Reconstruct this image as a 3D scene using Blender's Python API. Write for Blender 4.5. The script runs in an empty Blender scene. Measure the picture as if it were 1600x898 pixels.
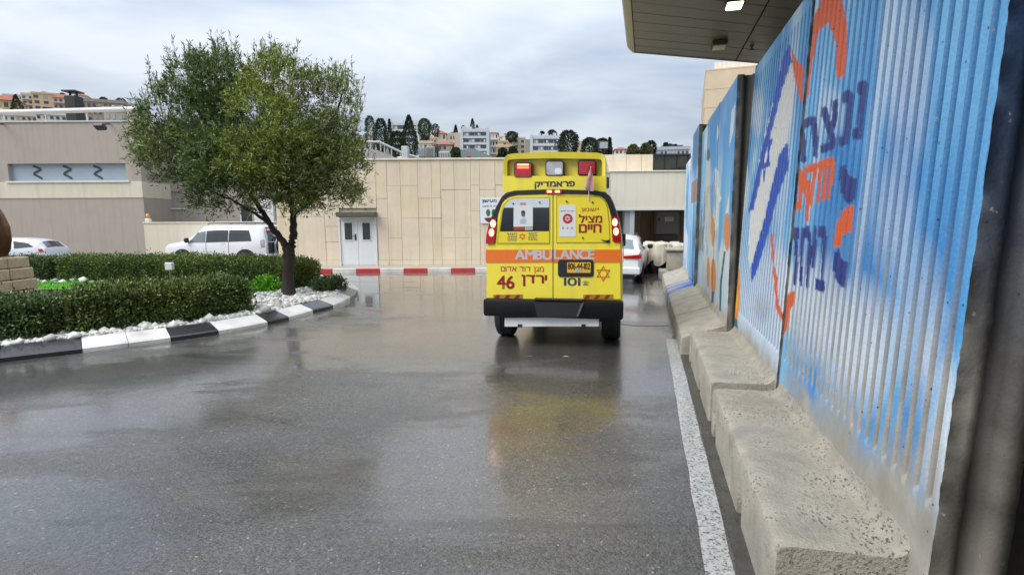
import bpy, bmesh, math, random
import numpy as np
from mathutils import Vector, Matrix
random.seed(7); np.random.seed(7)
S = bpy.context.scene
COL = S.collection
rad = math.radians

# ------------------------------------------------------------------ camera
FPX, EYE = 830.0, 1.68                      # focal length in px of a 1600 px wide frame, eye height in metres
PITCH, ROLL = math.atan(102 / FPX), 0.006
def _basis():
    F = np.array([0, math.cos(PITCH), -math.sin(PITCH)]); R = np.array([1., 0, 0]); U = np.array([0, math.sin(PITCH), math.cos(PITCH)])
    return R * math.cos(ROLL) - U * math.sin(ROLL), U * math.cos(ROLL) + R * math.sin(ROLL), F
CR, CU, CF = _basis()
cam_data = bpy.data.cameras.new('camera'); cam = bpy.data.objects.new('camera', cam_data); COL.objects.link(cam)
cam_data.sensor_width = 36; cam_data.lens = 36 * FPX / 1600; cam_data.clip_start = .05; cam_data.clip_end = 6000
cam.matrix_world = Matrix(((CR[0], CU[0], -CF[0], 0), (CR[1], CU[1], -CF[1], 0), (CR[2], CU[2], -CF[2], EYE), (0, 0, 0, 1)))
S.camera = cam

def ray(x, y): return CR * (x - 800) + CU * (449 - y) + CF * FPX
def P(x, y, Y):                             # point at distance Y seen at x, y
    d = ray(x, y); k = Y / d[1]; return Vector((d[0] * k, Y, EYE + d[2] * k))
def G(x, y, z=0.):                          # point at height z seen at x, y
    d = ray(x, y); k = (z - EYE) / d[2]; return Vector((d[0] * k, d[1] * k, z))
def project(pts):
    v = pts - np.array([0, 0, EYE]); z = v @ CF
    return 800 + FPX * (v @ CR) / z, 449 - FPX * (v @ CU) / z

# ------------------------------------------------------------------ light and sky
S.view_settings.view_transform = 'Standard'; S.view_settings.look = 'None'
S.view_settings.gamma = 1; S.view_settings.exposure = EXPOSURE = 0.95
SUN_EL, SUN_AZ = rad(48), rad(238)          # azimuth clockwise from +Y: to the left of the camera and a little behind
w = bpy.data.worlds.new("World"); S.world = w; w.use_nodes = True
nt = w.node_tree; nt.nodes.clear()
def N(tree, t, **kw):
    n = tree.nodes.new(t)
    for k, v in kw.items(): setattr(n, k, v)
    return n
sky = N(nt, 'ShaderNodeTexSky', sky_type='NISHITA', sun_disc=False, sun_elevation=SUN_EL, sun_rotation=SUN_AZ, air_density=1.2, dust_density=3)
tc = N(nt, 'ShaderNodeTexCoord'); sep = N(nt, 'ShaderNodeSeparateXYZ'); nt.links.new(tc.outputs['Generated'], sep.inputs[0])
# clouds as a flat layer: direction divided by its height (kept finite at the horizon)
hz = N(nt, 'ShaderNodeMath', operation='ADD'); nt.links.new(sep.outputs[2], hz.inputs[0]); hz.inputs[1].default_value = .16
mx = N(nt, 'ShaderNodeMath', operation='MAXIMUM'); nt.links.new(hz.outputs[0], mx.inputs[0]); mx.inputs[1].default_value = .08
dv = N(nt, 'ShaderNodeVectorMath', operation='DIVIDE'); nt.links.new(tc.outputs['Generated'], dv.inputs[0])
cb = N(nt, 'ShaderNodeCombineXYZ')
for i in range(3): nt.links.new(mx.outputs[0], cb.inputs[i])
nt.links.new(cb.outputs[0], dv.inputs[1])
mp = N(nt, 'ShaderNodeMapping'); mp.inputs['Scale'].default_value = (.75, 1.1, .9); mp.inputs['Location'].default_value = (3.1, .6, 0); nt.links.new(dv.outputs[0], mp.inputs[0])
n1 = N(nt, 'ShaderNodeTexNoise'); n1.inputs['Scale'].default_value = 1.15; n1.inputs['Detail'].default_value = 7; n1.inputs['Roughness'].default_value = .5; n1.inputs['Distortion'].default_value = .3
nt.links.new(mp.outputs[0], n1.inputs['Vector'])
cr = N(nt, 'ShaderNodeValToRGB'); nt.links.new(n1.outputs['Fac'], cr.inputs[0])
cr.color_ramp.elements[0].position = .34; cr.color_ramp.elements[0].color = (.50, .60, .76, 1)
cr.color_ramp.elements[1].position = .62; cr.color_ramp.elements[1].color = (.95, 1.02, 1.12, 1)
# overcast skies brighten towards the zenith
el = N(nt, 'ShaderNodeMapRange'); nt.links.new(sep.outputs[2], el.inputs[0])
el.inputs[1].default_value = 0; el.inputs[2].default_value = 1; el.inputs[3].default_value = 3.3; el.inputs[4].default_value = 9.5
sc_ = N(nt, 'ShaderNodeVectorMath', operation='SCALE'); nt.links.new(cr.outputs[0], sc_.inputs[0]); nt.links.new(el.outputs[0], sc_.inputs['Scale'])
mixw = N(nt, 'ShaderNodeMix', data_type='RGBA'); mixw.inputs[0].default_value = .93
nt.links.new(sky.outputs[0], mixw.inputs[6]); nt.links.new(sc_.outputs[0], mixw.inputs[7])
bg = N(nt, 'ShaderNodeBackground'); bg.inputs['Strength'].default_value = .1; nt.links.new(mixw.outputs[2], bg.inputs['Color'])
wo = N(nt, 'ShaderNodeOutputWorld'); nt.links.new(bg.outputs[0], wo.inputs[0])
sl = bpy.data.lights.new('sun', 'SUN'); sl.energy = 1.5; sl.angle = rad(40); sl.color = (1, .97, .92)
sun = bpy.data.objects.new('sun', sl); COL.objects.link(sun)
sd = Vector((math.sin(SUN_AZ) * math.cos(SUN_EL), math.cos(SUN_AZ) * math.cos(SUN_EL), math.sin(SUN_EL)))
sun.rotation_euler = (-sd).to_track_quat('-Z', 'Y').to_euler(); sun.location = (0, 0, 40)

# ------------------------------------------------------------------ materials
MATS = {}
def mat(name, col, rough=.6, metal=0., var=.12, scale=6., bump=0., bscale=60., coat=0., emit=None, estr=0., spec=.5, dirt=0., leaf=False, isl=False, trans=0., streak=0.):
    """A procedural material: the colour broken by two octaves of noise, optional dirt patches, rain streaks and fine relief."""
    if name in MATS: return MATS[name]
    m = bpy.data.materials.new(name); m.use_nodes = True; t = m.node_tree; b = t.nodes['Principled BSDF']
    b.inputs['Roughness'].default_value = rough; b.inputs['Metallic'].default_value = metal; b.inputs['Specular IOR Level'].default_value = spec
    if coat: b.inputs['Coat Weight'].default_value = coat; b.inputs['Coat Roughness'].default_value = .06
    tc = N(t, 'ShaderNodeTexCoord')
    nz = N(t, 'ShaderNodeTexNoise'); nz.inputs['Scale'].default_value = scale; nz.inputs['Detail'].default_value = 6; nz.inputs['Roughness'].default_value = .65
    t.links.new(tc.outputs['Object'], nz.inputs['Vector'])
    mr = N(t, 'ShaderNodeMapRange'); t.links.new(nz.outputs['Fac'], mr.inputs[0])
    mr.inputs[1].default_value = .25; mr.inputs[2].default_value = .75; mr.inputs[3].default_value = 1 - var; mr.inputs[4].default_value = 1 + var
    fac = mr.outputs[0]
    if leaf or isl:
        gi = N(t, 'ShaderNodeNewGeometry'); m2 = N(t, 'ShaderNodeMapRange'); t.links.new(gi.outputs['Random Per Island'], m2.inputs[0])
        m2.inputs[3].default_value = .55; m2.inputs[4].default_value = 1.5
        mm = N(t, 'ShaderNodeMath', operation='MULTIPLY'); t.links.new(fac, mm.inputs[0]); t.links.new(m2.outputs[0], mm.inputs[1]); fac = mm.outputs[0]
    sc = N(t, 'ShaderNodeVectorMath', operation='SCALE'); sc.inputs[0].default_value = col[:3]; t.links.new(fac, sc.inputs['Scale'])
    out = sc.outputs[0]
    if leaf:
        at = N(t, 'ShaderNodeAttribute', attribute_name='Tint'); ml = N(t, 'ShaderNodeVectorMath', operation='MULTIPLY')
        t.links.new(out, ml.inputs[0]); t.links.new(at.outputs['Color'], ml.inputs[1]); out = ml.outputs[0]
    if dirt:
        d = N(t, 'ShaderNodeTexNoise'); d.inputs['Scale'].default_value = scale * .35; d.inputs['Detail'].default_value = 8
        t.links.new(tc.outputs['Object'], d.inputs['Vector'])
        dr = N(t, 'ShaderNodeMapRange'); dr.inputs[1].default_value = .48; dr.inputs[2].default_value = .75; dr.inputs[4].default_value = dirt; t.links.new(d.outputs['Fac'], dr.inputs[0])
        mi = N(t, 'ShaderNodeMix', data_type='RGBA'); t.links.new(dr.outputs[0], mi.inputs[0]); t.links.new(out, mi.inputs[6]); mi.inputs[7].default_value = (.12, .10, .075, 1); out = mi.outputs[2]
    if streak:
        mpg = N(t, 'ShaderNodeMapping'); mpg.inputs['Scale'].default_value = (4, 4, .25); t.links.new(tc.outputs['Object'], mpg.inputs[0])
        d = N(t, 'ShaderNodeTexNoise'); d.inputs['Scale'].default_value = 1.5; d.inputs['Detail'].default_value = 6; t.links.new(mpg.outputs[0], d.inputs['Vector'])
        dr = N(t, 'ShaderNodeMapRange'); dr.inputs[1].default_value = .5; dr.inputs[2].default_value = .72; dr.inputs[4].default_value = streak; t.links.new(d.outputs['Fac'], dr.inputs[0])
        mi = N(t, 'ShaderNodeMix', data_type='RGBA'); t.links.new(dr.outputs[0], mi.inputs[0]); t.links.new(out, mi.inputs[6]); mi.inputs[7].default_value = (.16, .13, .10, 1); out = mi.outputs[2]
    t.links.new(out, b.inputs['Base Color'])
    if bump:
        bn = N(t, 'ShaderNodeTexNoise'); bn.inputs['Scale'].default_value = bscale; bn.inputs['Detail'].default_value = 5; t.links.new(tc.outputs['Object'], bn.inputs['Vector'])
        bp = N(t, 'ShaderNodeBump'); bp.inputs['Strength'].default_value = bump; bp.inputs['Distance'].default_value = .01
        t.links.new(bn.outputs['Fac'], bp.inputs['Height']); t.links.new(bp.outputs[0], b.inputs['Normal'])
    if emit: b.inputs['Emission Color'].default_value = (*emit, 1); b.inputs['Emission Strength'].default_value = estr
    if trans: b.inputs['Transmission Weight'].default_value = trans
    if leaf and trans == 0:
        b.inputs['Subsurface Weight'].default_value = 0
    MATS[name] = m; return m

# ------------------------------------------------------------------ mesh building
class MB:
    def __init__(s): s.v = []; s.f = []; s.mi = []; s.cur = 0
    def poly(s, pts, face=None):
        i = len(s.v); s.v += [tuple(p) for p in pts]; s.f.append(tuple(range(i, i + len(pts)))); s.mi.append(s.cur); return s
    def add(s, vs, fs):
        i = len(s.v); s.v += [tuple(p) for p in vs]; s.f += [tuple(i + k for k in f) for f in fs]; s.mi += [s.cur] * len(fs); return s
    def box(s, x0, x1, y0, y1, z0, z1, c=0.):
        """A box; with c its long edges are chamfered all round by c in plan and elevation (a 24-vertex block)."""
        if c <= 0:
            return s.add([(x, y, z) for z in (z0, z1) for y in (y0, y1) for x in (x0, x1)], [(0, 2, 3, 1), (4, 5, 7, 6), (0, 1, 5, 4), (2, 6, 7, 3), (0, 4, 6, 2), (1, 3, 7, 5)])
        b = bmesh.new(); vs = [b.verts.new((x, y, z)) for z in (z0, z1) for y in (y0, y1) for x in (x0, x1)]
        for f in [(0, 2, 3, 1), (4, 5, 7, 6), (0, 1, 5, 4), (2, 6, 7, 3), (0, 4, 6, 2), (1, 3, 7, 5)]: b.faces.new([vs[k] for k in f])
        bmesh.ops.bevel(b, geom=b.edges[:], offset=c, segments=1 if c < .03 else 2, affect='EDGES', profile=.5)
        b.verts.index_update(); s.add([v.co[:] for v in b.verts], [[v.index for v in f.verts] for f in b.faces]); b.free(); return s
    def extrude(s, outline, y0, y1, axis='y'):
        """outline: (a, b) points; extruded along an axis: 'y' puts them in x,z; 'z' in x,y; 'x' in y,z."""
        def mk(a, b, h): return (a, h, b) if axis == 'y' else ((a, b, h) if axis == 'z' else (h, a, b))
        n = len(outline); vs = [mk(a, b, y0) for a, b in outline] + [mk(a, b, y1) for a, b in outline]
        fs = [tuple(range(n)), tuple(range(2 * n - 1, n - 1, -1))] + [(i, i + n, (i + 1) % n + n, (i + 1) % n) for i in range(n)]
        return s.add(vs, fs)
    def tube(s, pts, r, n=8, cap=True):
        pts = [Vector(p) for p in pts]; rs = r if isinstance(r, (list, tuple)) else [r] * len(pts); vs = []; fs = []
        up = Vector((0.31, .17, .93))
        for i, p in enumerate(pts):
            d = (pts[min(i + 1, len(pts) - 1)] - pts[max(i - 1, 0)]).normalized()
            u = d.cross(up if abs(d.dot(up)) < .95 else Vector((1, 0, 0))).normalized(); v = d.cross(u)
            vs += [p + (u * math.cos(2 * math.pi * k / n) + v * math.sin(2 * math.pi * k / n)) * rs[i] for k in range(n)]
        for i in range(len(pts) - 1):
            for k in range(n): fs.append((i * n + k, i * n + (k + 1) % n, (i + 1) * n + (k + 1) % n, (i + 1) * n + k))
        if cap: fs += [tuple(range(n - 1, -1, -1)), tuple(range((len(pts) - 1) * n, len(pts) * n))]
        return s.add(vs, fs)
    def disc(s, cx, cz, r, y0, y1, n=24, rz=None):
        return s.extrude([(cx + r * math.cos(2 * math.pi * k / n), cz + (rz or r) * math.sin(2 * math.pi * k / n)) for k in range(n)], y0, y1)
    def lathe(s, prof, n=24, c=(0, 0, 0)):
        vs = [(c[0] + r * math.cos(2 * math.pi * k / n), c[1] + r * math.sin(2 * math.pi * k / n), c[2] + z) for r, z in prof for k in range(n)]
        fs = [(i * n + k, i * n + (k + 1) % n, (i + 1) * n + (k + 1) % n, (i + 1) * n + k) for i in range(len(prof) - 1) for k in range(n)]
        return s.add(vs, fs)
    def mesh(s, name, mats, smooth=None):
        me = bpy.data.meshes.new(name); me.from_pydata(s.v, [], s.f)
        for m in (mats if isinstance(mats, (list, tuple)) else [mats]): me.materials.append(m)
        if any(s.mi): me.polygons.foreach_set('material_index', s.mi)
        b = bmesh.new(); b.from_mesh(me); bmesh.ops.recalc_face_normals(b, faces=b.faces); b.to_mesh(me); b.free()
        if smooth: me.shade_smooth(); me.set_sharp_from_angle(angle=rad(smooth))
        return me
    def build(s, name, mats, parent=None, smooth=None, loc=None):
        return link(name, s.mesh(name, mats, smooth), parent, loc)
def link(name, me, parent=None, loc=None):
    o = bpy.data.objects.new(name, me); COL.objects.link(o); o.parent = parent
    if loc is not None: o.location = loc
    return o
def thing(name, label, cat, loc=(0, 0, 0), rz=0., group=None, kind=None):
    o = bpy.data.objects.new(name, None); COL.objects.link(o); o.location = loc; o.rotation_euler = (0, 0, rz); o.empty_display_size = .2
    return tag(o, label, cat, group, kind)
def tag(o, label=None, cat=None, group=None, kind=None):
    if label: o['label'] = label
    if cat: o['category'] = cat
    if group: o['group'] = group
    if kind: o['kind'] = kind
    return o
def fastmesh(name, V, quads, mats, tint=None, nper=4):
    """numpy vertices and an (n, k) face array to a mesh, quickly; tint is one colour per vertex."""
    me = bpy.data.meshes.new(name); n, k = quads.shape
    me.vertices.add(len(V)); me.vertices.foreach_set('co', V.astype(np.float32).ravel())
    me.loops.add(n * k); me.loops.foreach_set('vertex_index', quads.astype(np.int32).ravel())
    me.polygons.add(n); me.polygons.foreach_set('loop_start', np.arange(0, n * k, k, dtype=np.int32)); me.polygons.foreach_set('loop_total', np.full(n, k, dtype=np.int32))
    for m in (mats if isinstance(mats, (list, tuple)) else [mats]): me.materials.append(m)
    if tint is not None:
        a = me.color_attributes.new('Tint', 'FLOAT_COLOR', 'POINT'); a.data.foreach_set('color', np.c_[tint, np.ones(len(V))].astype(np.float32).ravel())
    me.update(); me.validate(); return me
def unit(v): return v / (np.linalg.norm(v, axis=1, keepdims=True) + 1e-9)
def leaf_mesh(name, pts, dirs, length, width, m, tint=(1, 1, 1)):
    """One folded-diamond leaf (4 vertices) per point, pointing along dirs, rolled at random."""
    n = len(pts); d = unit(dirs); r = np.random.normal(size=(n, 3)); s = unit(np.cross(d, r)); 
    L = (length * np.random.uniform(.7, 1.3, n))[:, None]; W = (width * np.random.uniform(.7, 1.3, n))[:, None]
    nn = np.cross(d, s) * W * .25
    V = np.stack([pts, pts + d * L * .5 + s * W * .5 + nn, pts + d * L, pts + d * L * .5 - s * W * .5 + nn], 1).reshape(-1, 3)
    T = np.broadcast_to(np.asarray(tint, float).reshape(-1, 3), (n, 3)) if np.ndim(tint) == 1 else np.asarray(tint)
    return fastmesh(name, V, np.arange(n * 4).reshape(n, 4), m, np.repeat(T, 4, 0))

def hash2(ix, iy, seed):
    h = (ix.astype(np.int64) * 374761393 + iy.astype(np.int64) * 668265263 + seed * 974634777) & 0x7fffffff
    h = ((h ^ (h >> 13)) * 1274126177) & 0x7fffffff
    return ((h ^ (h >> 16)) & 0xffff) / 65535.
def vnoise(x, y, seed=0, octv=4):
    """value noise, 0..1"""
    tot = np.zeros_like(x, dtype=float); amp = .5; nrm = 0
    for o in range(octv):
        ix, iy = np.floor(x), np.floor(y); fx, fy = x - ix, y - iy; fx = fx * fx * (3 - 2 * fx); fy = fy * fy * (3 - 2 * fy)
        a = hash2(ix, iy, seed + o); b = hash2(ix + 1, iy, seed + o); c = hash2(ix, iy + 1, seed + o); d = hash2(ix + 1, iy + 1, seed + o)
        tot += amp * ((a * (1 - fx) + b * fx) * (1 - fy) + (c * (1 - fx) + d * fx) * fy); nrm += amp; amp *= .5; x = x * 2.03; y = y * 2.03
    return tot / nrm

def text_mesh(body, bold=.0, extrude=.0):
    c = bpy.data.curves.new('lettering', 'FONT'); c.body = body; c.size = 1; c.extrude = extrude; c.resolution_u = 3
    o = bpy.data.objects.new('lettering', c); COL.objects.link(o)
    me = bpy.data.meshes.new_from_object(o.evaluated_get(bpy.context.evaluated_depsgraph_get()))
    bpy.data.objects.remove(o); bpy.data.curves.remove(c); return me
def heb(s): return s[::-1]
def glyphs(body, gap=.10):
    """A word set letter by letter: points (n, 2) and triangles. Dalet is drawn as resh with its heel at the upper right."""
    V, T, x, n = [], [], 0., 0
    for ch in body:
        if ch == ' ': x += .30; continue
        me = text_mesh('ר' if ch == 'ד' else ch); co = np.zeros(len(me.vertices) * 3); me.vertices.foreach_get('co', co); co = co.reshape(-1, 3)[:, :2]
        me.calc_loop_triangles(); t = np.array([q.vertices[:] for q in me.loop_triangles]); bpy.data.meshes.remove(me)
        if ch == 'ד':
            a, b = co[:, 0].max(), co[:, 1].max(); t = np.r_[t, np.array([[0, 1, 2], [0, 2, 3]]) + len(co)]; co = np.r_[co, [[a - .06, b - .10], [a + .07, b - .10], [a + .07, b], [a - .06, b]]]
        co = co + np.array([x - co[:, 0].min(), 0]); V.append(co); T.append(t + n); n += len(co); x = co[:, 0].max() + gap
    return np.concatenate(V), np.concatenate(T)
def lettering(name, body, x0, x1, z0, z1, y, m, parent, bold=.0, depth=.004):
    """Words fitted into a box of the x,z plane at y (facing -y), as thin raised print."""
    co, tri = glyphs(body, .06 if body.isascii() else .10); n = len(co)
    sh = [(0, 0)] if not bold else [(bold * a, bold * .7 * b) for a in (-1, -.33, .33, 1) for b in (-1, 0, 1)]      # heavier strokes: the glyphs laid over each other, slightly shifted
    al = np.concatenate([co + np.array(d) for d in sh]); lo, hi = al.min(0), al.max(0); u = (al - lo) / (hi - lo + 1e-9)
    yy = y - depth + np.repeat(np.arange(len(sh)), n) * .00006
    out = np.c_[x0 + u[:, 0] * (x1 - x0), yy, z0 + u[:, 1] * (z1 - z0)]
    T = np.concatenate([tri + k * n for k in range(len(sh))]); T = T[:, ::-1] if False else T
    return link(name, fastmesh(name, out, T, m), parent)
# ================================================================== T-wall frame: t to the right of, s along the row of concrete units
WA = math.atan2(ray(1010, 345.5)[0], ray(1010, 345.5)[1])
DS = Vector((math.sin(WA), math.cos(WA), 0)); DT = Vector((math.cos(WA), -math.sin(WA), 0))
def W(s, t, z=0.): return DS * s + DT * t + Vector((0, 0, z))

# ================================================================== ground
def sstep(a, b, x): return np.clip((x - a) / (b - a), 0, 1) ** 2 * (3 - 2 * np.clip((x - a) / (b - a), 0, 1))
def road_z(x, y): return -.28 * sstep(16.5, 20.5, np.asarray(y, float)) * sstep(4, 10, -np.asarray(x, float))
def asphalt():
    m = bpy.data.materials.new('wet_asphalt'); m.use_nodes = True; t = m.node_tree; b = t.nodes['Principled BSDF']; L = t.links.new
    tc = N(t, 'ShaderNodeTexCoord')
    def noise(scale, detail=5, rough=.55, dist=0., sc=(1, 1, 1), loc=(0, 0, 0)):
        mp = N(t, 'ShaderNodeMapping'); mp.inputs['Scale'].default_value = sc; mp.inputs['Location'].default_value = loc; L(tc.outputs['Object'], mp.inputs[0])
        n = N(t, 'ShaderNodeTexNoise'); n.inputs['Scale'].default_value = scale; n.inputs['Detail'].default_value = detail; n.inputs['Roughness'].default_value = rough; n.inputs['Distortion'].default_value = dist
        L(mp.outputs[0], n.inputs['Vector']); return n.outputs['Fac']
    def rng(a, i0, i1, o0, o1):
        r = N(t, 'ShaderNodeMapRange'); L(a, r.inputs[0]); r.inputs[1].default_value = i0; r.inputs[2].default_value = i1; r.inputs[3].default_value = o0; r.inputs[4].default_value = o1; return r.outputs[0]
    def math_(op, a, c):
        n = N(t, 'ShaderNodeMath', operation=op)
        for i, q in enumerate((a, c)):
            if isinstance(q, (int, float)): n.inputs[i].default_value = q
            else: L(q, n.inputs[i])
        return n.outputs[0]
    # aggregate: pale chips in dark binder
    vo = N(t, 'ShaderNodeTexVoronoi'); vo.inputs['Scale'].default_value = 88; L(tc.outputs['Object'], vo.inputs['Vector'])
    chip = N(t, 'ShaderNodeValToRGB'); L(vo.outputs['Color'], chip.inputs[0])
    for e, p, c in zip(chip.color_ramp.elements, (0, .9), (.02, .13)): e.position = p; e.color = (c, c * .94, c * .85, 1)
    e = chip.color_ramp.elements.new(.965); e.color = (.33, .315, .285, 1)
    big = noise(.5, 6, .6); tone = rng(big, .3, .7, .6, 1.35)
    sc = N(t, 'ShaderNodeVectorMath', operation='SCALE'); L(chip.outputs[0], sc.inputs[0]); L(tone, sc.inputs['Scale'])
    silt = rng(noise(.35, 6, .6, .6, (1, 2.2, 1), (5, 2, 0)), .56, .72, 0, .55)      # tan silt washed into the low places
    mi = N(t, 'ShaderNodeMix', data_type='RGBA'); L(silt, mi.inputs[0]); L(sc.outputs[0], mi.inputs[6]); mi.inputs[7].default_value = (.13, .115, .09, 1)
    mk = rng(noise(.55, 7, .62, 1.4, (.45, 2.6, 1), (9, 3, 0)), .56, .66, 1, .62)      # dark damp drags and tyre marks
    sm = N(t, 'ShaderNodeVectorMath', operation='SCALE'); L(mi.outputs[2], sm.inputs[0]); L(mk, sm.inputs['Scale']); L(sm.outputs[0], b.inputs['Base Color'])
    # water film: pools stretched across the fall of the road, thin film elsewhere
    pool = noise(.32, 6, .52, .9, (1, 1.9, 1), (1.3, 7.7, 0))
    pool2 = noise(1.6, 5, .6, .5, (1, 1.6, 1), (4, 1, 0))
    wet = math_('ADD', pool, math_('MULTIPLY', math_('SUBTRACT', pool2, .5), .22))
    # the carriageway falls to the far end, where the water stands
    sp = N(t, 'ShaderNodeSeparateXYZ'); L(tc.outputs['Object'], sp.inputs[0])
    far = rng(sp.outputs[1], 1.5, 9, -.01, .16)
    wet = math_('ADD', math_('ADD', wet, far), math_('MULTIPLY', math_('SUBTRACT', noise(1.1, 6, .6, 1.2, (.5, 2.2, 1), (2, 8, 0)), .5), .35))
    film = rng(wet, .42, .60, 0, 1)
    rough = math_('SUBTRACT', rng(film, 0, 1, .40, .14), rng(sp.outputs[1], 8, 14, 0, .13))
    L(rough, b.inputs['Coat Roughness']); b.inputs['Coat Weight'].default_value = 1; b.inputs['Coat IOR'].default_value = 1.6
    L(rng(film, 0, 1, .50, .3), b.inputs['Roughness']); b.inputs['Specular IOR Level'].default_value = .35
    fine = noise(160, 3, .6); mid = noise(38, 4, .6)
    h = math_('ADD', fine, math_('ADD', math_('MULTIPLY', mid, .8), math_('MULTIPLY', vo.outputs['Distance'], -.9)))
    bp = N(t, 'ShaderNodeBump'); bp.inputs['Distance'].default_value = .004; L(h, bp.inputs['Height']); L(rng(film, 0, 1, .95, .25), bp.inputs['Strength']); L(bp.outputs[0], b.inputs['Normal'])
    bc = N(t, 'ShaderNodeBump'); bc.inputs['Distance'].default_value = .004; L(h, bc.inputs['Height']); L(rng(film, 0, 1, .55, .0), bc.inputs['Strength'])
    swell = N(t, 'ShaderNodeBump'); swell.inputs['Distance'].default_value = .006; swell.inputs['Strength'].default_value = .25; L(noise(5, 2, .5), swell.inputs['Height']); L(bc.outputs[0], swell.inputs['Normal'])
    L(swell.outputs[0], b.inputs['Coat Normal'])
    return m
ASPH = asphalt()
def sheet(name, x0, x1, y0, y1, step, zf, m, kind='structure'):
    xs = np.arange(x0, x1 + .001, step); ys = np.arange(y0, y1 + .001, step); X, Y = np.meshgrid(xs, ys); nx = len(xs)
    V = np.c_[X.ravel(), Y.ravel(), zf(X, Y).ravel()]; i, j = np.meshgrid(np.arange(nx - 1), np.arange(len(ys) - 1)); a = (j * nx + i).ravel()
    me = fastmesh(name, V, np.c_[a, a + 1, a + nx + 1, a + nx], m); me.shade_smooth(); return tag(link(name, me), kind=kind)
M_EARTH = mat('earth', (.10, .09, .06), .9, var=.3, scale=.4)
tag(MB().poly([(-3000, -3000, -.6), (3000, -3000, -.6), (3000, 3000, -.6), (-3000, 3000, -.6)]).build('ground', M_EARTH), kind='structure')
sheet('road', -60, 40, -24, 30, 1., lambda X, Y: road_z(X, Y), ASPH)

# painted line beside the concrete feet, worn; the joint across the road; thin line along the far kerb
M_LINE = mat('worn_white_paint', (.46, .46, .445), .45, var=.25, scale=14, dirt=.0, coat=.6)
def worn(m, thr=.445, sc=48):
    t = m.node_tree; b = t.nodes['Principled BSDF']; src = b.inputs['Base Color'].links[0].from_socket
    tc = N(t, 'ShaderNodeTexCoord'); n = N(t, 'ShaderNodeTexNoise'); n.inputs['Scale'].default_value = sc; n.inputs['Detail'].default_value = 8; n.inputs['Roughness'].default_value = .75
    t.links.new(tc.outputs['Object'], n.inputs['Vector']); r = N(t, 'ShaderNodeMapRange'); r.inputs[1].default_value = thr - .04; r.inputs[2].default_value = thr + .05; t.links.new(n.outputs['Fac'], r.inputs[0])
    mi = N(t, 'ShaderNodeMix', data_type='RGBA'); t.links.new(r.outputs[0], mi.inputs[0]); mi.inputs[6].default_value = (.05, .048, .045, 1); t.links.new(src, mi.inputs[7]); t.links.new(mi.outputs[2], b.inputs['Base Color'])
worn(M_LINE)
def strip(name, pts0, pts1, z, m):
    mb = MB(); n = len(pts0); mb.add([(p[0], p[1], z) for p in pts0] + [(p[0], p[1], z) for p in pts1], [(i, i + 1, n + i + 1, n + i) for i in range(n - 1)]); return tag(mb.build(name, m), kind='structure')
ss = [-3 + .3 * i for i in range(37)]
jag = lambda: random.uniform(-.006, .006)
strip('road_line', [W(s, .315 + jag()) for s in ss], [W(s, .455 + jag()) for s in ss], .004, M_LINE)
M_LINE2 = mat('faded_white_paint', (.5, .5, .48), .35, var=.2, scale=8, coat=.8); worn(M_LINE2, .46, 9)
strip('road_line', [(-7, 17.25), (1.5, 17.35)], [(-7, 17.33), (1.5, 17.43)], .004, M_LINE2)
M_JOINT = mat('road_joint_tar', (.012, .012, .012), .35, var=.2, coat=.5)
jp = [G(965, 506), G(990, 509), G(1018, 509.5), G(1046, 508.5)]
strip('road_joint', jp, [p + Vector((.01, .05, 0)) for p in jp], .005, M_JOINT)
# dirt verge between the line and the feet
M_VERGE = mat('gutter_dirt', (.06, .055, .048), .6, var=.45, scale=9, bump=.8, bscale=70, coat=.35)
strip('gutter', [W(s, .47) for s in (-3, 2, 8, 16)], [W(s, 1.5) for s in (-3, 2, 8, 16)], .008, M_VERGE)

# ================================================================== far pavement and its red and white kerb
M_PAVE = mat('pavement_concrete', (.38, .35, .30), .5, var=.15, scale=3, bump=.2, coat=.3)
def prism(mb, poly, z0, z1): return mb.extrude(poly, z0, z1, 'z')
KY = 18.2
tag(prism(MB(), [(-9.9, KY + .13), (2.1, KY + .13), (2.1, 19.93), (-9.9, 19.93)], -.3, .112).build('pavement', M_PAVE), kind='structure')
M_RED = mat('kerb_red_paint', (.52, .05, .045), .35, var=.2, scale=5, coat=.4, dirt=.2); M_WHITE = mat('kerb_white_paint', (.72, .71, .67), .4, var=.1, scale=5, coat=.3, dirt=.35)
kerb = thing('pavement_kerb', 'low kerb painted in red and white blocks along the stone wall', 'kerb', (0, KY, 0))
bounds = [G(px, 426)[0] for px in (518, 553, 588, 628, 665, 702, 741)]; pitch = (bounds[-1] - bounds[0]) / 6
x = bounds[0] - 4 * pitch; i = 0
while x < 2:
    MB().box(x + .004, x + pitch - .004, 0, .125, -.3, .125, .012).build('kerb_stone', M_WHITE if (i % 2) == 0 else M_RED, kerb)
    x += pitch; i += 1

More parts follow.
